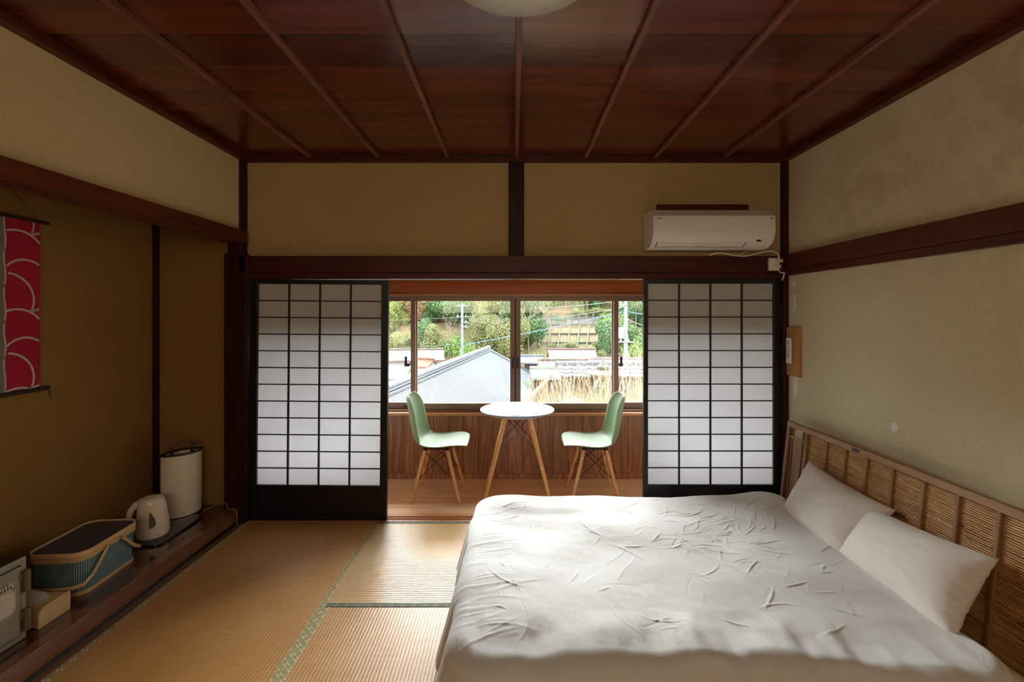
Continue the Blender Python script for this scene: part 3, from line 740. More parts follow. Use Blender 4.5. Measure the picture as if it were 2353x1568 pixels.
# remote control on its pine board
rb = thing('remote_holder_board', 'pine board screwed to the right wall by the corner post', 'board', (1.912, dy(3.165), 1.213))
MB().box(.008, .028, -.078, .065, -.168, .168).build('board', M['pine'], rb, bevel=.002)
for a, b in ((.05, .12), (.05, -.12), (-.06, -.145)):
    MB().tube([(.0070, a, b), (.0085, a, b)], .0025, 8).build('screw', M['ac_dark'], rb)
rc = thing('remote_control', 'white remote control hanging on the pine board', 'remote', (1.919, dy(3.18), 1.22))
MB().box(-.022, 0, -.024, .024, -.09, .09).build('body', M['acw'], rc, smooth=True, bevel=.008, seg=3)
MB().box(-.0228, -.0212, -.013, .013, .040, .072).build('display', M['grey_l'], rc, bevel=.0005)
r3 = random.Random(1)
for j in range(9):
    for i in range(3 if j > 3 else 2):
        yy = .012-(.012 if j > 3 else .022)*i; zz = .030-j*.0098
        mt_ = M['ac_dark'] if j else (plain('green_key', '#3b7a4a') if i == 0 else plain('yellow_key', '#d3b23a'))
        MB().box(-.0232, -.0215, yy-.003, yy+.003, zz-.002, zz+.002).build('button', mt_, rc)

# ceiling lamp
cl = thing('ceiling_lamp', 'round white frosted lamp flush on the ceiling, switched off', 'ceiling lamp', (.022, dy(1.355), 2.575))
prof = [(.0, -.118), (.06, -.1165), (.12, -.111), (.17, -.101), (.215, -.085), (.25, -.063), (.268, -.038), (.272, -.015), (.268, 0)]
MB().lathe([(max(r, .001), z) for r, z in prof], 64, cap=False).build('diffuser', M['dome'], cl, smooth='all')
MB().lathe([(.262, -.008), (.272, -.004), (.272, .0), (.2, .004)], 48).build('base', M['cream'], cl, smooth=True)
# ------------------------------------------------------------------ things in the alcove (board top at z = .1145)
ZA = .1155
# hanging scroll
SX = -2.535
sc = thing('hanging_scroll', 'crimson hanging scroll with white wave arcs on the alcove wall', 'scroll', (SX, dy(2.23), 1.06))
y1 = dy(2.457)-dy(2.23); ZT = 1.968-1.06; ZB = .012
def cloth(u, v):
    return (.006*math.sin(v*5)+.003*math.sin(u*9+v*3), -y1 + 2*y1*u, ZB + (ZT-ZB)*v)
W2 = .06                                      # half width of the centre strip
MB().grid(12, 24, lambda u, v: (.0, W2+(y1-W2)*u, ZB+(ZT-ZB)*v)).build('red_panel', M['red'], sc, fix=False)
MB().grid(12, 24, lambda u, v: (.0, -y1+(y1-W2)*u, ZB+(ZT-ZB)*v)).build('red_panel', M['red'], sc, fix=False)
MB().grid(6, 24, lambda u, v: (.0, -W2+2*W2*u, ZB+(ZT-ZB)*v)).build('centre_strip', M['greyc'], sc, fix=False)
def ribbon(mb, pts, w=.0055):
    for (a, b), (c_, d_) in zip(pts, pts[1:]):
        L = math.hypot(c_-a, d_-b) or 1; nx, nz = -(d_-b)/L*w, (c_-a)/L*w
        mb.add([(.0016, a+nx, b+nz), (.0016, a-nx, b-nz), (.0016, c_-nx, d_-nz), (.0016, c_+nx, d_+nz)], [(0, 1, 2, 3)])
def arc(cy, cz, r, a0, a1, sg):
    pts = []
    for i in range(25):
        a = math.radians(a0+(a1-a0)*i/24); y = cy+r*math.cos(a); z = cz+r*math.sin(a)
        if W2+.002 <= y <= y1-.002 and ZB+.002 <= z <= ZT-.002: pts.append((sg*y, z))
        else:
            if len(pts) > 1: yield pts
            pts = []
    if len(pts) > 1: yield pts
for sg in (1, -1):
    mb = MB()
    for k in range(-2, 3):
        zc = .485 + k*.404
        for A in ((W2, zc, .135, -25, 90), (W2+.093, zc+.095, .115, 28, 150), (W2+.056, zc-.182, .135, 25, 125)):
            for pts in arc(*A, sg): ribbon(mb, pts)
        q = [(W2+.123+.01*i, zc-.058+.003*i) for i in range(5)]
        if ZB < q[0][1] < ZT-.02: ribbon(mb, [(sg*a, b) for a, b in q])
    mb.build('printed_arcs', M['offw'], sc, fix=False)['kind'] = 'stuff'
mb = MB()
for k in range(5):
    for pts in [[(W2-.004+.004*math.sin(a/3), .02+k*.18+a*.0098) for a in range(18)]]: ribbon(mb, pts, .004)
mb.build('printed_edge', M['offw'], sc, fix=False)['kind'] = 'stuff'
MB().tube([(.004, -y1-.04, ZT), (.004, y1+.043, ZT-.004)], .0085, 10).build('top_rod', M['lampk'], sc, smooth=True)
MB().tube([(.004, -y1-.04, ZB-.003), (.004, y1+.043, ZB)], .011, 10).build('bottom_rod', M['lampk'], sc, smooth=True)
MB().tube([(.006, y1-.02, ZT+.01), (.003, 0, ZT+.24), (.006, -y1+.02, ZT+.01)], .0018, 6).build('hanging_cord', M['lampk'], sc)
MB().tube([(.014, y1+.03, ZB-.01), (.016, y1+.033, ZB-.03), (.016, y1+.028, ZB-.045)], .0022, 6).tube([(.014, y1+.03, ZB-.01), (.016, y1+.042, ZB-.03), (.016, y1+.046, ZB-.065)], .0018, 6).build('loose_cord', M['lampk'], sc)

# floor lamp of washi paper: lens-shaped plan
lp = thing('paper_lamp', 'tall cream paper lantern lamp with dark rim in the alcove corner', 'lamp', (-2.235, dy(3.095), ZA), math.radians(52)); lp.scale = (.93, .93, 1)
def lens(w, t_, n=16):
    R = (w*w/4+t_*t_/4)/t_; o = []
    a = math.asin(min(1, w/2/R))
    for s in (1, -1):
        for i in range(n):
            th = -a+2*a*i/n; o.append((s*R*math.sin(th)*1, -s*(R*math.cos(th)-(R-t_/2))))
    return o
def ring(w, t_, z): return [(x, y, z) for x, y in lens(w, t_)]
MB().loft([ring(.245, .155, .012), ring(.252, .160, .15), ring(.252, .158, .30), ring(.250, .150, .425)], cap=False).build('paper_shade', M['lampw'], lp, smooth=True)
mb = MB(); mb.loft([ring(.256, .158, .420), ring(.262, .162, .420), ring(.262, .162, .434), ring(.250, .150, .434), ring(.250, .150, .420)], cap=False); mb.build('top_rim', M['lampk'], lp)
MB().loft([ring(.250, .158, .0), ring(.25, .158, .014)]).build('base_board', M['lampk'], lp)
mb = MB()
for x in (-.062, .062): mb.box(x-.009, x+.009, -.006, .006, .05, .475)
mb.build('upright', M['lampk'], lp)
MB().tube([(-.095, 0, .462), (-.06, 0, .483), (0, 0, .496), (.06, 0, .490), (.09, 0, .478)], .0085, 8).build('handle', M['lamph'], lp, smooth=True)
lc = flex('cord', None, [(-2.13, -.12, .12), (-2.09, -.09, .135), (-2.04, -.075, .165), (-2.0, -.07, .15), (-1.985, -.085, .122), (-1.94, -.10, .123), (-1.915, -.10, .112), (-1.91, -.10, .06), (-1.905, -.10, .006)], .0022, M['gold']); del lc['category']; lc.parent = lp; lc.matrix_parent_inverse = (Matrix.Translation(lp.location) @ Matrix.Rotation(math.radians(52), 4, 'Z') @ Matrix.Diagonal((.93, .93, 1, 1))).inverted()

# glossy tray
mb = MB(); rbox(mb, 0, 0, .24, .42, 0, .012, .05, .004)
tr = mb.build('tray', M['glossk'], None, smooth=True); tr.location = (-2.185, dy(2.88), ZA-.0005); tag(tr, 'thin black glossy tray with rounded corners under the kettle', 'tray')

# kettle
kt = thing('electric_kettle', 'cream electric kettle standing on the black tray', 'kettle', (-2.20, dy(2.80), ZA+.012), math.radians(205))
mb = MB(); rings = []
for z, r, ox in ((0, .078, 0), (.012, .082, 0), (.02, .080, 0), (.024, .086, 0), (.05, .0855, 0), (.10, .0805, .001), (.15, .074, .003), (.185, .071, .004), (.212, .067, .007), (.226, .058, .010)):
    rings.append([(ox+r*math.cos(2*PI*k/32)*(1.0), r*.93*math.sin(2*PI*k/32), z + (.12*ox if z > .2 else 0)) for k in range(32)])
mb.loft(rings); body = mb.build('body', M['kettle'], kt, smooth=True)
mb = MB(); mb.tube([(.0, 0, .203), (.045, 0, .205), (.082, 0, .194), (.106, 0, .165), (.117, 0, .120), (.116, 0, .075), (.10, 0, .044), (.07, 0, .034)], [.026, .030, .026, .021, .019, .019, .021, .022], 14, flat=.85)
mb.build('handle', M['kettle'], kt, smooth=True)
mb = MB(); mb.lathe([(.050, .222), (.052, .228), (.046, .2325), (.02, .235)], 28, (.010, 0, 0)); mb.build('lid', M['kettle'], kt, smooth=True)
MB().box(-.015, .035, -.006, .006, .234, .238).build('lid_catch', M['acw'], kt, bevel=.002)
MB().box(.095, .115, -.009, .009, .200, .207).build('switch', M['smoke'], kt, bevel=.002)
MB().lathe([(.012, .176), (.020, .205), (.024, .2225), (.018, .226)], 14, (-.036, 0, 0)).build('spout', M['kettle'], kt, smooth=True)
# gauge on the side that faces the room
mb = MB(); pts = []
for (a, z) in ((90, .066), (90, .165), (100, .146), (110, .118), (113, .090), (109, .074)):
    r = .0868 - max(0, z-.05)*.105; th = math.radians(a); pts.append((r*math.cos(th), r*.945*math.sin(th), z))
mb.add(pts, [(0, 1, 2, 3, 4, 5)]); g = mb.build('water_gauge', M['smoke'], kt, fix=False)
# woven picnic basket
weave = bpy.data.materials.new('teal_weave'); t = NT(weave); co = t.coords(); uvn = t.n('ShaderNodeUVMap'); s = t.n('ShaderNodeSeparateXYZ'); t.l(uvn.outputs[0], s.inputs[0])
fu = t.math('FRACT', t.math('DIVIDE', s.outputs[0], .0085)); fv = t.math('FRACT', t.math('ADD', t.math('DIVIDE', s.outputs[1], .0125), t.math('MULTIPLY', t.math('FLOOR', t.math('DIVIDE', s.outputs[0], .0085)), .5)))
st_ = t.math('LESS_THAN', fu, .24); hz_ = t.math('LESS_THAN', fv, .14)
cc = t.mix(hz_, t.ramp(t.noise(co, 30, 2), [(.3, lin('#0f4f6b')), (.7, lin('#1d7391'))]), lin('#6f9c98')); cc = t.mix(st_, cc, lin('#c0bd94')); t.col(cc); t.p.inputs['Roughness'].default_value = .5
t.bump(t.math('ADD', t.math('ABSOLUTE', t.math('SUBTRACT', fu, .5)), hz_), .5, .002)
weave2 = bpy.data.materials.new('dark_lid_weave'); t = NT(weave2); co = t.coords(); s = t.n('ShaderNodeSeparateXYZ'); t.l(co, s.inputs[0])
fu = t.math('FRACT', t.math('ADD', t.math('DIVIDE', s.outputs[1], .011), 100)); row_ = t.math('FLOOR', t.math('ADD', t.math('DIVIDE', s.outputs[0], .006), 100))
fx = t.math('FRACT', t.math('ADD', t.math('DIVIDE', s.outputs[0], .006), 100)); fu = t.math('FRACT', t.math('ADD', fu, t.math('MULTIPLY', row_, .5)))
k_ = t.math('MULTIPLY', t.math('GREATER_THAN', fu, .45), t.math('GREATER_THAN', fx, .4)); t.col(t.mix(k_, lin('#23262f'), lin('#77787a'))); t.bump(k_, .5, .002); t.p.inputs['Roughness'].default_value = .5
bk = thing('picnic_basket', 'teal woven picnic basket with pale wood rims and dark lid', 'basket', (-2.205, dy(2.372), ZA), math.radians(4))
def rr_ring(w, h, r, z): return [(x, y, z) for x, y in rrect(0, 0, w, h, r, 8)]
bw, bl_ = .262, .372
mb = MB(); mb.loft([rr_ring(bw-.02, bl_-.02, .055, .004), rr_ring(bw-.004, bl_-.004, .06, .17)], cap=False); o = mb.build('woven_side', weave, bk, smooth=True, fix=False)
uv = o.data.uv_layers.new(); P0 = rrect(0, 0, bw, bl_, .055, 8); per = [0]
for i in range(len(P0)): a, b = P0[i], P0[(i+1) % len(P0)]; per.append(per[-1]+math.hypot(a[0]-b[0], a[1]-b[1]))
nP = len(P0)
for p in o.data.polygons:
    idx = [o.data.loops[li].vertex_index for li in p.loop_indices]; ks = [i % nP for i in idx]; wrap = 0 in ks and nP-1 in ks
    for li, vi in zip(p.loop_indices, idx):
        k = vi % nP; u = per[k] if not (wrap and k == 0) else per[nP]; uv.data[li].uv = (u, o.data.vertices[vi].co.z)
def band(name, z0, z1, w, h, th=.004):
    mb = MB(); mb.loft([rr_ring(w, h, .06, z0), rr_ring(w, h, .06, z1), rr_ring(w-2*th, h-2*th, .056, z1), rr_ring(w-2*th, h-2*th, .056, z0), rr_ring(w, h, .06, z0)], cap=False)
    return mb.build(name, M['ply'], bk, smooth=True, bevel=.0008)
band('bottom_rim', 0, .019, bw-.008, bl_-.008); band('upper_rim', .168, .190, bw+.006, bl_+.006)
lid = band('lid_rim', .192, .214, bw+.008, bl_+.008)
MB().loft([rr_ring(bw, bl_, .056, .204), rr_ring(bw-.01, bl_-.01, .054, .207)]).build('lid_weave', weave2, lid, smooth=True)
for sg in (-1, 1):
    pv = .042*sg; e = sg*(bl_/2+.022); x = bw/2+.010; zb = .058
    path = [(x, pv, .182), (x, sg*(bl_/2-.05), .088), (x-.006, e-sg*.025, .062), (x-.04, e, zb), (0, e+sg*.006, zb-.002), (-x+.04, e, zb), (-x+.006, e-sg*.025, .062), (-x, sg*(bl_/2-.05), .088), (-x, pv, .182)]
    mb = MB(); 
    for a, b in zip(path, path[1:]):
        a, b = Vector(a), Vector(b); mid = (a+b)/2; outw = Vector((mid.x, 0, 0)) if abs(mid.x) > abs(e)*.45 else Vector((0, mid.y, 0))
        d_ = (b-a).normalized(); up = outw.normalized(); mb.bar(a-d_*.002, b+d_*.002, .017, .004, up=up)
    h_ = mb.build('handle', M['ply'], bk, bevel=.0015)
    for s2 in (-1, 1): MB().tube([(s2*(x+.001), pv, .180), (s2*(x+.004), pv, .180)], .004, 10).build('rivet', M['chrome'], h_)

# tissue box
ts = thing('tissue_box', 'pale plywood tissue box beside the grey safe', 'tissue box', (-2.15, dy(2.045), ZA))
mb = MB(); mb.prism([(-.072, 0), (.070, 0), (.070, .077), (.067, .083), (.060, .086), (-.040, .086), (-.052, .0835), (-.063, .076), (-.070, .064), (-.072, .052)], .100, .110, 'x'); mb.build('end_panel', M['ply'], ts, bevel=.001)
mb = MB(); mb.prism([(-.068, .003), (.064, .003), (.064, .082), (-.040, .082), (-.052, .079), (-.061, .071), (-.068, .052)], -.12, .0995, 'x'); mb.build('box', M['ply'], ts, bevel=.002)
mb = MB(); mb.add([(-.05, -.03, .076), (.05, -.03, .076), (.06, .03, .080), (.045, .02, .105), (-.02, .0, .135), (-.06, .0, .115)], [(0, 1, 2, 3), (0, 3, 4, 5)]); mb.build('tissue', M['tissue'], ts, smooth=True, fix=False)

# safe
sf = thing('safe', 'grey enamel safe with a riveted door and notice label', 'safe', (-2.045, dy(1.93), ZA))
MB().box(-.36, 0, -.46, 0, 0, .342).build('cabinet', M['safe'], sf, bevel=.006)
MB().box(-.355, -.006, -.455, -.006, .340, .3435).build('top_cover', M['lampk'], sf, bevel=.001)
MB().box(-.01, .001, -.44, -.026, .026, .318).build('door_gap', M['ac_dark'], sf)
dr = MB().box(-.006, .006, -.436, -.030, .030, .312).build('door', M['safe'], sf, bevel=.003)
for z in (.245, .085):
    MB().tube([(.012, -.012, z-.045), (.012, -.012, z-.0005)], .0125, 14).tube([(.012, -.012, z+.0005), (.012, -.012, z+.045)], .0125, 14).box(.0, .009, -.036, -.012, z+.005, z+.040).build('hinge', M['hinge'], sf, smooth=True, bevel=.001)
def safe_m(y, z, x=.0072): return Matrix.Translation((x, y, z)) @ Matrix.Rotation(PI/2, 4, 'Z') @ Matrix.Rotation(PI/2, 4, 'X')
def card(name, y0, y1_, z0, z1_, mat, x, cut=.0):
    c = cut; pts = [(y0, z0+c), (y0+c*.3, z0+c*.8), (y0+c*.8, z0+c*.3), (y0+c, z0), (y1_-c, z0), (y1_-c*.8, z0+c*.3), (y1_-c*.3, z0+c*.8), (y1_, z0+c), (y1_, z1_-c), (y1_-c*.7, z1_-c), (y1_-c, z1_-c*.7), (y1_-c, z1_), (y0+c, z1_), (y0+c, z1_-c*.7), (y0+c*.7, z1_-c), (y0, z1_-c)] if c else [(y0, z0), (y1_, z0), (y1_, z1_), (y0, z1_)]
    return MB().prism([(a, b) for a, b in pts], x-.0005, x, 'x').build(name, mat, dr)
card('name_plate', -.235, -.062, .242, .266, M['gold'], .0066); card('name_plate_field', -.233, -.064, .244, .264, M['ink'], .0070)
place_text('plate_lettering', 'CROWN', .027, safe_m(-.165, .2448), M['paper'], dr, shear=.35, bold=.0008)
card('notice_label', -.26, -.050, .135, .238, M['paper'], .0066, .013); card('label_border', -.256, -.054, .139, .234, M['ink'], .0070, .012); card('label_field', -.2545, -.0555, .1405, .2325, M['paper'], .0074, .0115)
lines = ['このたびは当金庫をお買い上げ', 'いただき誠にありがとうございました。', '錠前の操作は説明書をよくお読みに', 'なり正しくお使いください。', '番号は忘れないようにしてください。', '開閉の際は必ず鍵をおかけください。', 'ご注意ください。']
for i, ln in enumerate(lines):
    place_text('notice_text', ln, .0098, safe_m(-.245, .219-i*.0122, .0078), M['redink'] if i in (4, 5) else M['ink'], dr)

# ------------------------------------------------------------------ outside the window
def ext(name, c, r=.8, vary=.12, vs=2):
    c = tuple(v*.82 for v in lin(c)[:3])+(1,); return plain(name, c, r, vary=vary, vscale=vs)
E = dict(tile=plain('silver_roof_tile', '#555a60', .5, vary=.10, vscale=9), ground=ext('village_ground', '#5c5a48'), hill=None, brown=ext('brown_roof_tile', '#6b5850'), white=ext('white_render', '#a8a8a4'),
    rust=ext('rust_red_roof', '#755a56'), pink=ext('faded_pink_roof', '#85716f'), grey=ext('grey_metal_roof', '#6c7378'), conc=ext('weathered_concrete', '#625f56'), stone=ext('lantern_stone', '#5c5f50', .9, .25, 14),
    timber=ext('old_timber', '#55453a'), terr=ext('orange_tile', '#8a5a43'), dark=plain('window_dark', '#3b4046', .3), leafd=None, pole=ext('pole_concrete', '#8a8c90'), blue=plain('blue_wire', '#3a6fc0', .5), wire=plain('grey_wire', '#7c8288', .5),
    straw=None, metalw=ext('pale_metal_roof', '#98948e'), rock=ext('garden_rock', '#7a756c', .9, .2, 5), fence=ext('galvanised_fence', '#70757a'), orange_wall=ext('orange_board', '#8a5338'), green=ext('mossy_sheet', '#7c8a78'))
def leafmat(name, a, b, c):
    lin = lambda h: tuple(v*.88 for v in globals()['lin'](h)[:3])+(1,)
    m = bpy.data.materials.new(name); t = NT(m); co = t.coords(rnd=60)
    f = t.noise(co, .9, 3, .6); g = t.noise(co, 9, 2, .6)
    t.col(t.ramp(t.math('ADD', t.math('MULTIPLY', f, .55), t.math('MULTIPLY', g, .45)), [(.36, lin(a)), (.5, lin(b)), (.64, lin(c))])); t.p.inputs['Roughness'].default_value = .6
    t.p.inputs['Specular IOR Level'].default_value = .2
    return m
LM = [leafmat('evergreen_leaves', '#3a5232', '#57754a', '#7c9860'), leafmat('yellow_green_leaves', '#6c743c', '#929a54', '#b0b070'), leafmat('olive_leaves', '#5c6240', '#7e8252', '#a09e6c'),
      leafmat('russet_leaves', '#7c6044', '#a88662', '#bca078'), leafmat('fresh_green_leaves', '#4c6c34', '#70964a', '#96b464')]
EX = lambda px, d: (px-1180)*d/F
EZ = lambda py, d: EYE-(py-722)*d/F
# terrain
hm = bpy.data.materials.new('hillside_soil'); t = NT(hm); co = t.coords(); f = t.noise(co, .35, 6, .65); t.col(t.ramp(f, [(.35, lin('#4d5a30')), (.5, lin('#6f5f42')), (.65, lin('#84694c'))])); t.p.inputs['Roughness'].default_value = .95; t.bump(t.noise(co, 3, 5), .6, .3)
def hz(x, d):
    pts = [(4.3, -4.6), (40, -4.6), (47, -3.9), (51, -2.5), (56, .1), (60, .5), (64, 1.6), (80, 9), (120, 24), (170, 30)]
    for (a, za), (b, zb) in zip(pts, pts[1:]):
        if d <= b: z = za+(zb-za)*(d-a)/(b-a); break
    else: z = pts[-1][1]
    if d > 57: z += 1.4*noise.noise(Vector((x*.06, d*.06, 0)))*min(1, (d-57)/10)
    return z
def terr(u, v):
    d = 4.4+165*v**1.3; x = (u-.5)*(60+d*2.2); return (x, d+CAMY, hz(x, d))
struct(MB().grid(70, 90, terr).build('ground', hm, smooth='all'), 'wooded hillside and village ground outside the window')
struct(MB().prism([(-.35, 4.3+CAMY), (12, 4.3+CAMY), (12, 12.2+CAMY), (.1, 12.2+CAMY)], -4.6, -1.3, 'z').build('garden_terrace', hm), 'garden terrace outside on the right')

# near tiled roof: ridge running away, right slope facing the window
hd = Vector((138/F, 1, 0)).normalized(); pr = Vector((hd.y, -hd.x, 0))
h0 = 2.2; d0 = h0*F/172; dpk = h0*F/78; L = dpk-d0+2.5; P_pk = Vector((EX(1123, dpk), dy(dpk), EYE-h0))
half, fall = 4.35, 2.3
nr = thing('tiled_house_roof', 'large silver grey tiled roof just outside the left window panes', 'roof', (P_pk.x, P_pk.y, 0))
def rp(s, w, h=0):      # s metres towards us along the ridge, w metres down slope (horizontal), h above the slope
    v = -hd*s*1.0 + pr*w; return Vector((v.x, v.y, P_pk.z-.16 - abs(w)/half*fall + h))
nc = 19; tw = .262; ncol = int((L+1)/tw)
mb = MB(); rise = .034
for c in range(nc):
    w0, w1 = half*c/nc, half*(c+1)/nc+.02
    n = ncol*7
    for side in (1,):
        vs = []
        for wi, (w, hh) in enumerate(((w0, .0), (w1, .024), (w1, .0))):
            for i in range(n+1):
                s_ = i*tw/7; ph = (s_/tw) % 1
                hgt = .052*math.exp(-((ph-.22)/.13)**2) - .020*math.sin(PI*max(0, (ph-.4)/.6))
                vs.append(rp(s_, w, hh+hgt))
        mb.add(vs, [(r*(n+1)+i, r*(n+1)+i+1, (r+1)*(n+1)+i+1, (r+1)*(n+1)+i) for r in (0, 1) for i in range(n)])
o = mb.build('roof_tiles', E['tile'], nr, fix=False); o['kind'] = 'stuff'
MB().add([rp(0, 0), rp(L+1, 0), rp(L+1, -half), rp(0, -half)], [(0, 1, 2, 3)]).build('far_slope', E['tile'], nr)
MB().bar(rp(-.02, 0, -.2), rp(-.02, half, -.2), .05, .30).build('verge_board', E['grey'], nr)
# ridge: two flat courses and a cap of round tiles
for k, (hw, z0_) in enumerate(((.17, -.02), (.13, .09), (.11, .17))):
    MB().bar(rp(-.1, 0, z0_+.03), rp(L+1, 0, z0_+.03), hw*2, .06 if k else .09).build('ridge_course', E['tile'], nr, bevel=.01)
s_ = -.1; capm = None; c0 = None
r_prof = [(math.cos(a)*.105, math.sin(a)*.105) for a in [PI*i/8 for i in range(9)]]
while s_ < L+.8:
    if c0 is None:
        mb = MB(); vs = []
        for sg_, rr2 in ((0, 1.12), (.05, 1.12), (.052, 1.0), (.25, .94)):
            for (a, b) in r_prof: vv = pr*a*rr2 - hd*sg_; vs.append((vv.x, vv.y, b*rr2))
        mb.add(vs, [(r*9+i, r*9+i+1, (r+1)*9+i+1, (r+1)*9+i) for r in range(3) for i in range(8)])
        c0 = mb.build('ridge_tile', E['tile'], nr, smooth=True, fix=False); q = c0
    else: q = c0.copy(); COL.objects.link(q)
    q.location = rp(s_, 0, .215); s_ += .25
# verge edge tiles and an antenna-less diagonal joint
MB().tube([rp(.05, 0, .08), rp(.05, half, .06)], .075, 8).build('verge_roll', E['tile'], nr, smooth=True)
MB().tube([rp(1.9, 1.2, .07), rp(L*.80, half*.93, .07)], .02, 6).build('lightning_cable', E['conc'], nr)
mb = MB(); w_ = half-.5
for a, b in ((rp(.4, w_), rp(L+1, w_)), (rp(.4, w_), rp(.4, -w_)), (rp(.4, -w_), rp(L+1, -w_)), (rp(L+1, w_), rp(L+1, -w_))):
    zt = P_pk.z-fall-.1; mb.add([(a.x, a.y, -4.7), (b.x, b.y, -4.7), (b.x, b.y, zt), (a.x, a.y, zt)], [(0, 1, 2, 3)])
mb.build('house_wall', E['white'], nr)

def house(name, label, x0, x1, da, db, ze, zr, zg, roof, wall, rz=0, over=.25, wins=(), cat='house', beams=None, courses=0):
    """gable house, ridge along x; da near eave, db far eave"""
    cx, cd = (x0+x1)/2, (da+db)/2; h = thing(name, label, cat, (cx, dy(cd), zg), rz); hx = (x1-x0)/2; hy = (db-da)/2; e = ze-zg; r = zr-zg; th = .10
    MB().prism([(-hy+over, 0), (hy-over, 0), (hy-over, e-.02), (0, r-.1), (-hy+over, e-.02)], -hx+over, hx-over, 'x').build('wall', wall, h)
    MB().prism([(-hy, e), (0, r), (0, r-th), (-hy, e-th)], -hx, hx, 'x').build('roof_slope', roof, h)
    MB().prism([(hy, e), (0, r), (0, r-th), (hy, e-th)], -hx, hx, 'x').build('roof_slope', roof, h)
    MB().box(-hx-.02, hx+.02, -.09, .09, r-.03, r+.09).build('ridge', roof, h, bevel=.03)
    if courses:
        mb = MB()
        for i in range(int(hx*2/courses)):
            x = -hx+i*courses; mb.bar((x, -hy, e+.02), (x, 0, r+.02), .05, .04)
        o = mb.build('roof_ribs', roof, h); o['kind'] = 'stuff'
    for (a, b, c, d_) in wins: 
        f = MB().box(a, b, -hy+over-.05, -hy+over+.02, c, d_).build('window', M['acw'], h)
        MB().box(a+.06, b-.06, -hy+over-.07, -hy+over-.04, c+.06, d_-.06).build('pane', E['dark'], f)
    if beams:
        for x in beams: MB().box(x-.06, x+.06, -hy+over-.03, -hy+over+.02, 0, e-.05).build('post', E['timber'], h)
        MB().box(-hx+over, hx-over, -hy+over-.03, -hy+over+.02, e-.62, e-.5).build('beam', E['timber'], h)
    return h
house('old_farmhouse', 'long brown tiled house with white walls beyond the roof ridge', -17, -5.75, 35.4, 39.6, -2.16, -1.48, -4.7, E['brown'], E['white'], math.radians(10), .35,
      wins=((-1.9, .0, 1.6, 2.1), (1.0, 2.6, 1.6, 2.1), (3.2, 4.6, 1.6, 2.1)), beams=(-3, -.9, .4, 3, 4.9))
house('lean_to_shed', 'shed with pale ribbed metal roof in front of the farmhouse', -12, -6.6, 27.6, 31.5, -2.35, -1.95, -4.7, E['metalw'], E['white'], 0, .15, courses=.45)
house('small_shed', 'small shed with bright orange tiled roof and white ridge', -6.3, -5.0, 29.0, 30.2, -1.85, -1.42, -4.7, E['terr'], E['white'], math.radians(-28), .1)
house('storage_hut', 'small hut with pitched grey metal roof right of the window centre', EX(1196, 30), EX(1247, 30), 29.2, 31.0, -1.62, -1.28, -4.7, E['grey'], E['timber'], 0, .25)
house('cottage', 'cottage with brown tiled roof below the red roofed house', EX(1237, 27), EX(1352, 27), 26.2, 28.4, -1.66, -1.27, -4.7, E['brown'], E['orange_wall'], 0, .15)
house('white_barn', 'long white barn with faded red roof at the foot of the hill', EX(1259, 41), EX(1367, 41), 39.5, 42.5, -2.40, -1.66, -4.7, E['rust'], E['white'], 0, .25, wins=((.9, 1.7, 1.35, 1.75), (1.75, 2.3, 1.35, 1.75)))
house('pink_roof_house', 'house with wide faded pink roof behind the stone lantern', EX(1354, 24), EX(1354, 24)+9, 21, 26.5, -1.35, -.86, -4.7, E['pink'], E['white'], 0, .2, courses=.6)
house('mossy_lean_to', 'low lean-to with mossy green sheet roof behind the grass', EX(1218, 19), EX(1290, 19), 18, 20, -1.02, -.78, -4.7, E['green'], E['timber'], 0, .1)
# tiled garden wall
gw = thing('garden_wall', 'grey garden wall capped with round roof tiles behind the grass', 'wall', (EX(1288, 13.5), dy(13.5), -1.3))
MB().box(0, 7, -.12, .12, -1, 1.02).build('wall_body', E['conc'], gw)
mb = MB(); r1 = .27; n = int(7.2/r1)
for c in range(3):
    vs = []
    for (w, zz) in ((.10+.17*c, 1.26-.085*c), (.10+.17*(c+1)+.02, 1.20-.085*c), (.10+.17*(c+1)+.02, 1.17-.085*c)):
        for i in range(n*8+1):
            ph = (i/8) % 1; vs.append((-.1+i*r1/8, -w, zz+.035*math.exp(-((ph-.3)/.14)**2)))
    m_ = n*8+1; mb.add(vs, [(r*m_+i, r*m_+i+1, (r+1)*m_+i+1, (r+1)*m_+i) for r in (0, 1) for i in range(m_-1)])
mb.build('wall_tiles', E['tile'], gw, fix=False)['kind'] = 'stuff'
MB().tube([(-.15, 0, 1.32), (7.1, 0, 1.32)], .075, 10).box(-.12, 7.1, -.10, .10, 1.2, 1.30).build('wall_ridge', E['tile'], gw, smooth=True)
for i in range(12): MB().tube([(-.15+i*.6, 0, 1.32), (-.11+i*.6, 0, 1.32)], .085, 10).build('ridge_band', E['tile'], gw)
for i in range(4): MB().box(.25+i*1.2, 1.0+i*1.2, -.135, -.115, .3, .86).build('wall_panel', E['dark'] if i < 2 else E['grey'], gw, bevel=.01)
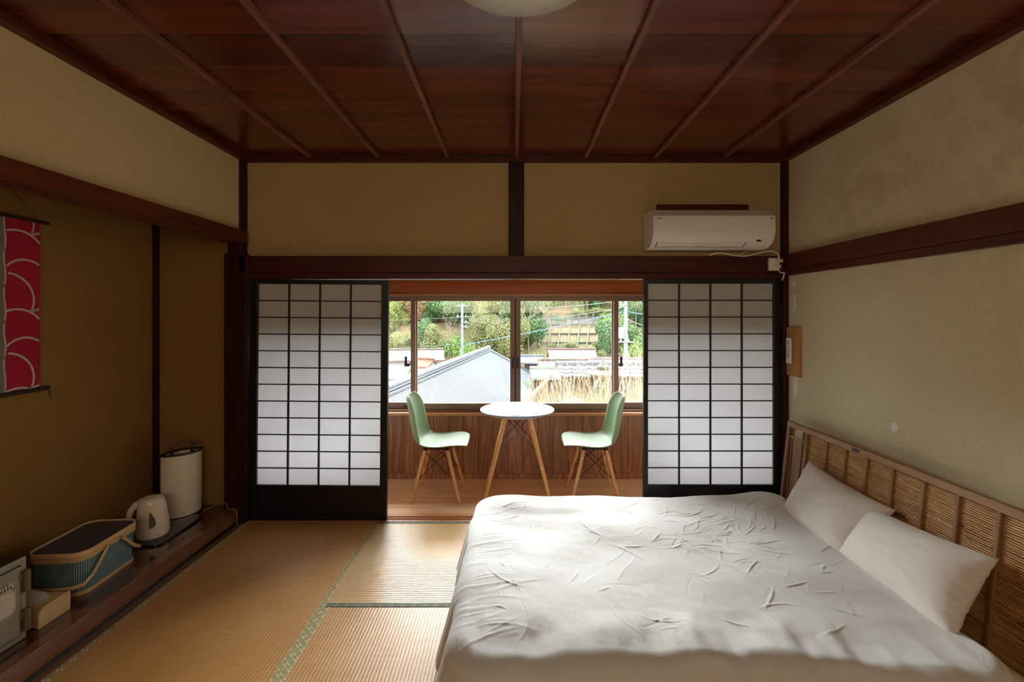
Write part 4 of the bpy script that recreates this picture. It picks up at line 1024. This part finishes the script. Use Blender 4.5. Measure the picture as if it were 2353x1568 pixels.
# stone lantern
sl = thing('stone_lantern', 'mossy grey stone lantern with a wide cap among dry grass', 'stone lantern', (EX(1386, 9.6), dy(9.6), -1.3))
K = 9.6/F
def zl(py): return EZ(py, 9.6)+1.3
MB().lathe([(.115, zl(849)), (.14, zl(846)), (.138, zl(842)), (.085, zl(838)), (.04, zl(833)), (.022, zl(829)), (.006, zl(825))], 20).build('finial', E['stone'], sl, smooth=True)
MB().lathe([(.20, zl(866)), (.35, zl(861)), (.355, zl(858)), (.22, zl(852)), (.12, zl(849))], 6).build('cap', E['stone'], sl, bevel=.01)
MB().lathe([(.135, zl(881)), (.16, zl(872)), (.165, zl(860))], 6).build('firebox', E['stone'], sl, bevel=.01)
mb = MB()
for i in (-1, 1):
    for j in (-1, 1): mb.box(i*.022-.015+.045, i*.022+.015+.045, -.155, -.13, zl(871)+j*.022-.015, zl(871)+j*.022+.015)
mb.build('light_opening', E['dark'], sl)
MB().lathe([(.11, zl(893)), (.185, zl(889)), (.185, zl(884)), (.14, zl(880))], 6).build('platform', E['stone'], sl, bevel=.01)
MB().lathe([(.12, 0), (.115, .1), (.10, .4), (.11, zl(892))], 16).build('shaft', E['stone'], sl, smooth=True)
def rock(loc, s, seed, label):
    bm = bmesh.new(); bmesh.ops.create_icosphere(bm, subdivisions=3, radius=1)
    for v in bm.verts: v.co *= 1+.28*noise.noise(v.co*1.3+Vector((seed, 0, 0)))+.08*noise.noise(v.co*4); v.co = Vector((v.co.x*s[0], v.co.y*s[1], v.co.z*s[2]))
    me = bpy.data.meshes.new('rock'); bm.to_mesh(me); bm.free(); me.materials.append(E['rock']); o = bpy.data.objects.new('rock', me); COL.objects.link(o); o.location = loc
    for p in me.polygons: p.use_smooth = True
    return tag(o, label, 'rock')
rock((EX(1318, 9), dy(9.0), -.55), (.36, .3, .42), 2, 'broad pale garden rock left of the stone lantern')
rock((EX(1404, 8), dy(8.0), -.75), (.2, .2, .28), 5, 'small round garden rock in front of the lantern')
rock((EX(1262, 10), dy(10.0), -.8), (.5, .35, .35), 9, 'low flat garden rock at the left end of the grass')
pl = MB().bar((EX(1203, 11), dy(11.0), EZ(930, 11)), (EX(1268, 12.4), dy(12.4), EZ(862, 12.4)), .05, .10).build('leaning_plank', ext('sun_bleached_wood', '#8c7c68'), bevel=.01); tag(pl, 'sun-bleached plank slanting up behind the dry grass', 'plank')
# dry pampas grass
sm = bpy.data.materials.new('dry_straw'); t = NT(sm); t.col(t.ramp(t.noise(t.coords(), 2.5, 5, .7), [(.35, lin('#a87f58')), (.5, lin('#c2a27c')), (.68, lin('#d2bfa4'))])); t.p.inputs['Roughness'].default_value = .7
rg = random.Random(5)
def grass(n, hmin, hmax, tuft, W_):
    mb = MB()
    for i in range(n):
        d = rg.uniform(6.2, 9.2); x = rg.uniform(EX(1186, d)+.03, EX(1500, d)+1.0)
        k = min(1, (x-EX(1186, d))/.5); h = rg.uniform(hmin, hmax)*(.55+.45*k) * (1.12 if x > 1.9 else 1)
        lean = Vector((rg.gauss(0, .10), rg.gauss(0, .06), 0)); a = rg.uniform(0, PI); wv_ = Vector((math.cos(a), math.sin(a)*.5, 0))*W_
        p0 = Vector((x, dy(d), -1.3)); pts = [p0+Vector((0, 0, h*f))+lean*f*f*h for f in (0, .4, .75, 1)]
        if tuft: pts[-1] += lean*.6+Vector((0, 0, -.02))
        ws = (1, .8, .6, .1) if not tuft else (.7, .6, .5, .4)
        vs = []
        for p, w in zip(pts, ws): vs += [p-wv_*w, p+wv_*w]
        mb.add(vs, [(0, 1, 3, 2), (2, 3, 5, 4), (4, 5, 7, 6)])
        if tuft:
            for j in range(7):
                q = pts[-1].lerp(pts[-2], j*.09); dr_ = Vector((rg.gauss(0, .03)+lean.x*.25, rg.gauss(0, .02), rg.uniform(.01, .05)))
                mb.add([q-wv_*.6, q+wv_*.6, q+dr_], [(0, 1, 2)])
    return mb
tag(grass(3600, .85, 1.5, False, .005).build('dry_grass', sm, None, fix=False), 'dense tawny dry grass below the window on the right', 'grass', kind='stuff')
tag(grass(420, 1.5, 2.1, True, .0055).build('pampas_stalks', sm, None, fix=False), 'tall bleached pampas stalks standing above the dry grass', 'grass', kind='stuff')

# trees on the hill
def crown_mesh(seed, n=2600, R=2.2, H=2.2, size=.20, blobs=9):
    r = random.Random(seed); B = []
    for i in range(blobs):
        a = r.uniform(0, 2*PI); q = r.uniform(.1, .75)*R; B.append((q*math.cos(a), q*math.sin(a), H*(.3+r.uniform(0, 1.2)), r.uniform(.38, .62)*R))
    B.append((0, 0, H*1.05, R*.75)); mb = MB(); 
    for i in range(n):
        b = B[r.randrange(len(B))]; v = Vector((r.gauss(0, 1), r.gauss(0, 1), r.gauss(0, 1))).normalized(); rad = b[3]*r.uniform(.82, 1.05)
        p = Vector(b[:3])+v*rad; nn = (v+Vector((r.gauss(0, .5), r.gauss(0, .5), r.gauss(0, .5)))).normalized(); a = nn.orthogonal().normalized(); c = nn.cross(a); th = r.uniform(0, PI); a, c = a*math.cos(th)+c*math.sin(th), c*math.cos(th)-a*math.sin(th)
        s = size*r.uniform(.6, 1.3); mb.add([p-a*s, p-c*s*.6, p+a*s, p+c*s*.6], [(0, 1, 2, 3)])
    return mb
def branch(mb, p, d, L, r, lev, rn):
    q = p+d*L; mid = p.lerp(q, .5)+Vector((rn.gauss(0, .05), rn.gauss(0, .05), 0))*L; mb.tube([p, mid, q], [r, r*.8, r*.6], 5, cap=False)
    if lev == 0: return
    for i in range(3 if lev > 1 else 4):
        nd = (d+Vector((rn.gauss(0, .55), rn.gauss(0, .55), rn.gauss(.1, .35)))).normalized(); branch(mb, p.lerp(q, rn.uniform(.55, 1)), nd, L*rn.uniform(.55, .8), r*.55, lev-1, rn)
trunkm = ext('tree_bark', '#5d5044'); barem = ext('pale_bare_bark', '#8f8070')
def make_tree(kind, seed):
    names = ['evergreen tree', 'yellow-green bamboo-like tree', 'olive broadleaf tree', 'russet tree', 'fresh green bush']
    t_ = bpy.data.objects.new(['evergreen_tree', 'yellow_green_tree', 'olive_tree', 'russet_tree', 'green_bush'][kind], None); COL.objects.link(t_)
    mb = crown_mesh(seed, 9000 if kind < 4 else 2600, R=2.1, H=2.4 if kind != 4 else .8, size=.095 if kind != 3 else .08)
    mb.build('crown', LM[kind], t_, fix=False)
    if kind != 4: b = MB(); rn = random.Random(seed); branch(b, Vector((0, 0, -.8)), Vector((0, 0, 1)), 1.9, .14, 2, rn); b.build('trunk', trunkm, t_, smooth='all', fix=False)
    return t_
lab = ['dark evergreen tree', 'yellow-green feathery tree', 'olive green broadleaf tree', 'russet leaved tree', 'bright green bush']
def where(px, d):
    a = ' at the foot of the hill' if d < 48 else ' low on the slope' if d < 53.5 else ' part way up the slope' if d < 62 else ' halfway up the hill' if d < 72 else ' high on the hill' if d < 85 else ' on the hilltop'
    for x, w in ((888, ', hidden left behind the paper screen'), (948, ', seen through the leftmost pane'), (1000, ', just right of the leftmost pane'), (1048, ', left of the slim utility pole'), (1078, ', behind the slim utility pole'), (1120, ', right of the slim utility pole'), (1180, ', behind the middle window stile'),
                 (1215, ', just right of the middle stile'), (1250, ', left of the concrete lattice'), (1300, ', above the left of the lattice'), (1350, ', above the lattice middle'), (1402, ', above the right of the lattice'), (1436, ', left of the thick utility pole'), (1482, ', right of the thick utility pole')):
        if px < x: return a+w
    return a+', hidden right behind the paper screen'
grp = ['evergreens on the hillside', 'yellow-green trees on the hillside', 'olive trees on the hillside', 'russet trees on the hillside', 'green bushes on the slope']
protos = [[make_tree(k, 10*k+j) for j in (1, 2)] for k in range(5)]; usedp = set()
def put(kind, px, d, s, sz=1.0, z=None):
    v = rt.randrange(2); pr_ = protos[kind][v]
    if (kind, v) in usedp: o = copy_tree(pr_)
    else: o = pr_; usedp.add((kind, v))
    x = EX(px, d); o.location = (x, dy(d), (hz(x, d) if z is None else z)-.4); o.rotation_euler = (0, 0, rt.uniform(0, 6.28)); o.scale = (s, s, s*sz)
    tag(o, lab[kind]+where(px, d), 'tree' if kind < 4 else 'bush', grp[kind])
rt = random.Random(21)
# hedge of tall trees left of the terraced slope (rows from near to far), then behind
for row_, (d, sc0, step) in enumerate(((50, .8, 34), (57, 1.05, 38), (66, 1.25, 40), (78, 1.5, 42), (92, 1.9, 46))):
    px = 700
    while px < 1700:
        pj = px+rt.uniform(-9, 9)
        clear = 1225 < pj < 1400 and d < 60
        if not clear and not (1240 < pj < 1390 and d < 66):
            if pj < 960: k = rt.choice([1, 1, 3, 2, 1]) if d < 60 else rt.choice([1, 0, 2])
            elif pj < 1060: k = rt.choice([0, 0, 2, 4]) if d < 60 else rt.choice([0, 0, 2])
            elif pj < 1180: k = rt.choice([1, 2, 2]) if d > 55 else rt.choice([0, 2, 4])
            elif pj < 1240: k = 0
            else: k = rt.choice([0, 4, 0]) if d < 75 else rt.choice([0, 2, 0])
            put(k, pj, d+rt.uniform(-2, 2), sc0*rt.uniform(.8, 1.15)*(1.3 if k == 4 else 1), rt.uniform(.9, 1.3))
        px += step*rt.uniform(.8, 1.2)
for i in range(34):
    put(4 if i % 3 else 2, rt.uniform(1225, 1400), rt.choice([rt.uniform(46, 51.5), rt.uniform(46, 51.5), rt.uniform(60, 62)]), rt.uniform(.28, .5), .8)
for i in range(7): put(4, rt.uniform(1405, 1500), rt.uniform(44, 52), rt.uniform(.7, .9), 1.2)
put(4, 1212, 26, .5, .8, -3.0); put(4, 1222, 25, .35, .9, -2.4)
bt0 = None
for (px, d, s) in ((905, 47, 1.0), (1030, 49, 1.0), (1100, 50, 1.2), (1215, 50, 1.3), (1245, 52, 1.2), (1350, 63, 1.0), (1300, 64, 1.0), (1460, 55, 1.2), (1425, 52, .9), (1262, 48, .8), (1150, 48, 1.1)):
    if bt0 is None:
        rn = random.Random(4); mb = MB(); branch(mb, Vector((0, 0, 0)), Vector((0, 0, 1)), 1.9, .075, 4, rn)
        bt0 = mb.build('bare_tree', barem, None, fix=False); o = bt0
    else: o = bt0.copy(); COL.objects.link(o)
    x = EX(px, d); o.location = (x, dy(d), hz(x, d)-.1); o.scale = (s, s, s); o.rotation_euler = (0, 0, px*.7); tag(o, 'leafless pale branching tree'+where(px, d), 'tree', 'bare trees on the hillside')
for k in range(5):
    for v in range(2):
        if (k, v) not in usedp:
            for c_ in kids(protos[k][v]): bpy.data.objects.remove(c_)
            bpy.data.objects.remove(protos[k][v])
# crib wall and fence on the slope
cw = thing('slope_retaining_frame', 'concrete lattice frame holding the bare slope on the hill', 'retaining wall', (0, 0, 0))
def sp(px, d): x = EX(px, d); return (x, dy(d), hz(x, d)+.12)
for d in (52.2, 54.0, 55.9):
    a = 1237 if d < 53 else 1246; MB().bar(sp(a, d), sp(1392, d), .16, .16).build('beam', E['conc'], cw, bevel=.02)
for px in range(1240, 1400, 22):
    MB().bar(sp(px-2, 51.3), sp(px+4, 56.1), .16, .16).build('rib', E['conc'], cw, bevel=.02)
fn = thing('hillside_fence', 'grey metal fence along the top of the bare slope', 'fence', (0, 0, 0))
for px in range(1251, 1404, 16): x = EX(px, 57); MB().box(x-.06, x+.06, dy(57)-.06, dy(57)+.06, hz(x, 57)-.2, hz(x, 57)+1.35).build('post', E['fence'], fn)
x0, x1 = EX(1251, 57), EX(1404, 57); zf = hz(x0, 57)
for zz in (.15, .5, .85): MB().box(x0, x1, dy(57)-.02, dy(57)+.02, zf+zz, zf+zz+.06).build('rail', E['fence'], fn)
mb = MB(); x = x0
while x < x1: mb.box(x, x+.05, dy(57)-.015, dy(57)+.015, zf+.05, zf+.95); x += .14
mb.build('pickets', E['fence'], fn)['kind'] = 'stuff'
# utility poles and wires
def pole(px, d, zt, r, arms, label, trans=None):
    x = EX(px, d); p = thing('utility_pole', label, 'utility pole', (x, dy(d), -4.7)); b = -4.7
    MB().tube([(0, 0, 0), (0, 0, zt-b)], [r*1.15, r*.8], 12).build('shaft', E['pole'], p, smooth=True)
    for (py_, w0, w1) in arms:
        z = EZ(py_, d)-b; a = MB().bar((w0, -r, z), (w1, -r, z), .07, .07).build('crossarm', E['pole'], p)
        nn = max(2, int((w1-w0)/.4))
        for i in range(nn): xx = w0+(w1-w0)*(i+.3)/nn; MB().tube([(xx, -r, z+.03), (xx, -r, z+.2)], [.05, .035], 6).build('insulator', M['acw'], a)
    if trans: z = EZ(trans, d)-b; MB().tube([(-.32, -.1, z-.35), (-.32, -.1, z+.35)], .17, 12).box(-.62, -.45, -.2, 0, z-.2, z+.25).build('transformer', M['acw'], p, smooth=True)
    return p
pole(1062, 45, EZ(700, 45), .13, ((703, -.55, .6), (728, -.55, .65), (741, -.05, .6), (752, -.05, .6)), 'slim pale concrete utility pole above the tiled roof')
pole(1438, 30, EZ(640, 30), .13, ((700, -.45, .1), (705, -.4, -.05), (786, -.5, .5)), 'thick concrete utility pole with transformer at the right', 765)
def wire(name, label, pts, r, mat):
    mb = MB(); out = []
    for (a, da, pa), (b, db, pb) in zip(pts, pts[1:]):
        A = Vector((EX(a, pa), dy(pa), EZ(da, pa))); B = Vector((EX(b, pb), dy(pb), EZ(db, pb)))
        for i in range(9): f = i/8; q = A.lerp(B, f); q.z -= .25*4*f*(1-f)*(A-B).length/40; out.append(q)
    mb.tube(out, r, 5, cap=False); tag(mb.build(name, mat, None, fix=False), label, 'wire')
wire('cable', 'bright blue overhead cable rising to the right pole', [(1062, 793, 45), (1438, 716, 30), (1520, 728, 27)], .028, E['blue'])
wire('overhead_wire', 'thin grey wire across the trees left of the slim pole', [(800, 738, 40), (1062, 729, 45)], .012, E['wire'])
wire('overhead_wire', 'thin grey wire leaving the slim pole low on the left', [(800, 805, 38), (1062, 790, 45)], .012, E['wire'])
wire('overhead_wire', 'pale wire crossing above the hillside fence', [(1225, 708, 50), (1438, 690, 30)], .012, E['wire'])
wire('overhead_wire', 'pale wire sagging over the retaining frame', [(1225, 735, 50), (1438, 705, 30)], .012, E['wire'])
wire('overhead_wire', 'thin pale service wire dropping right from the thick pole', [(1438, 732, 30), (1520, 760, 20)], .01, E['wire'])
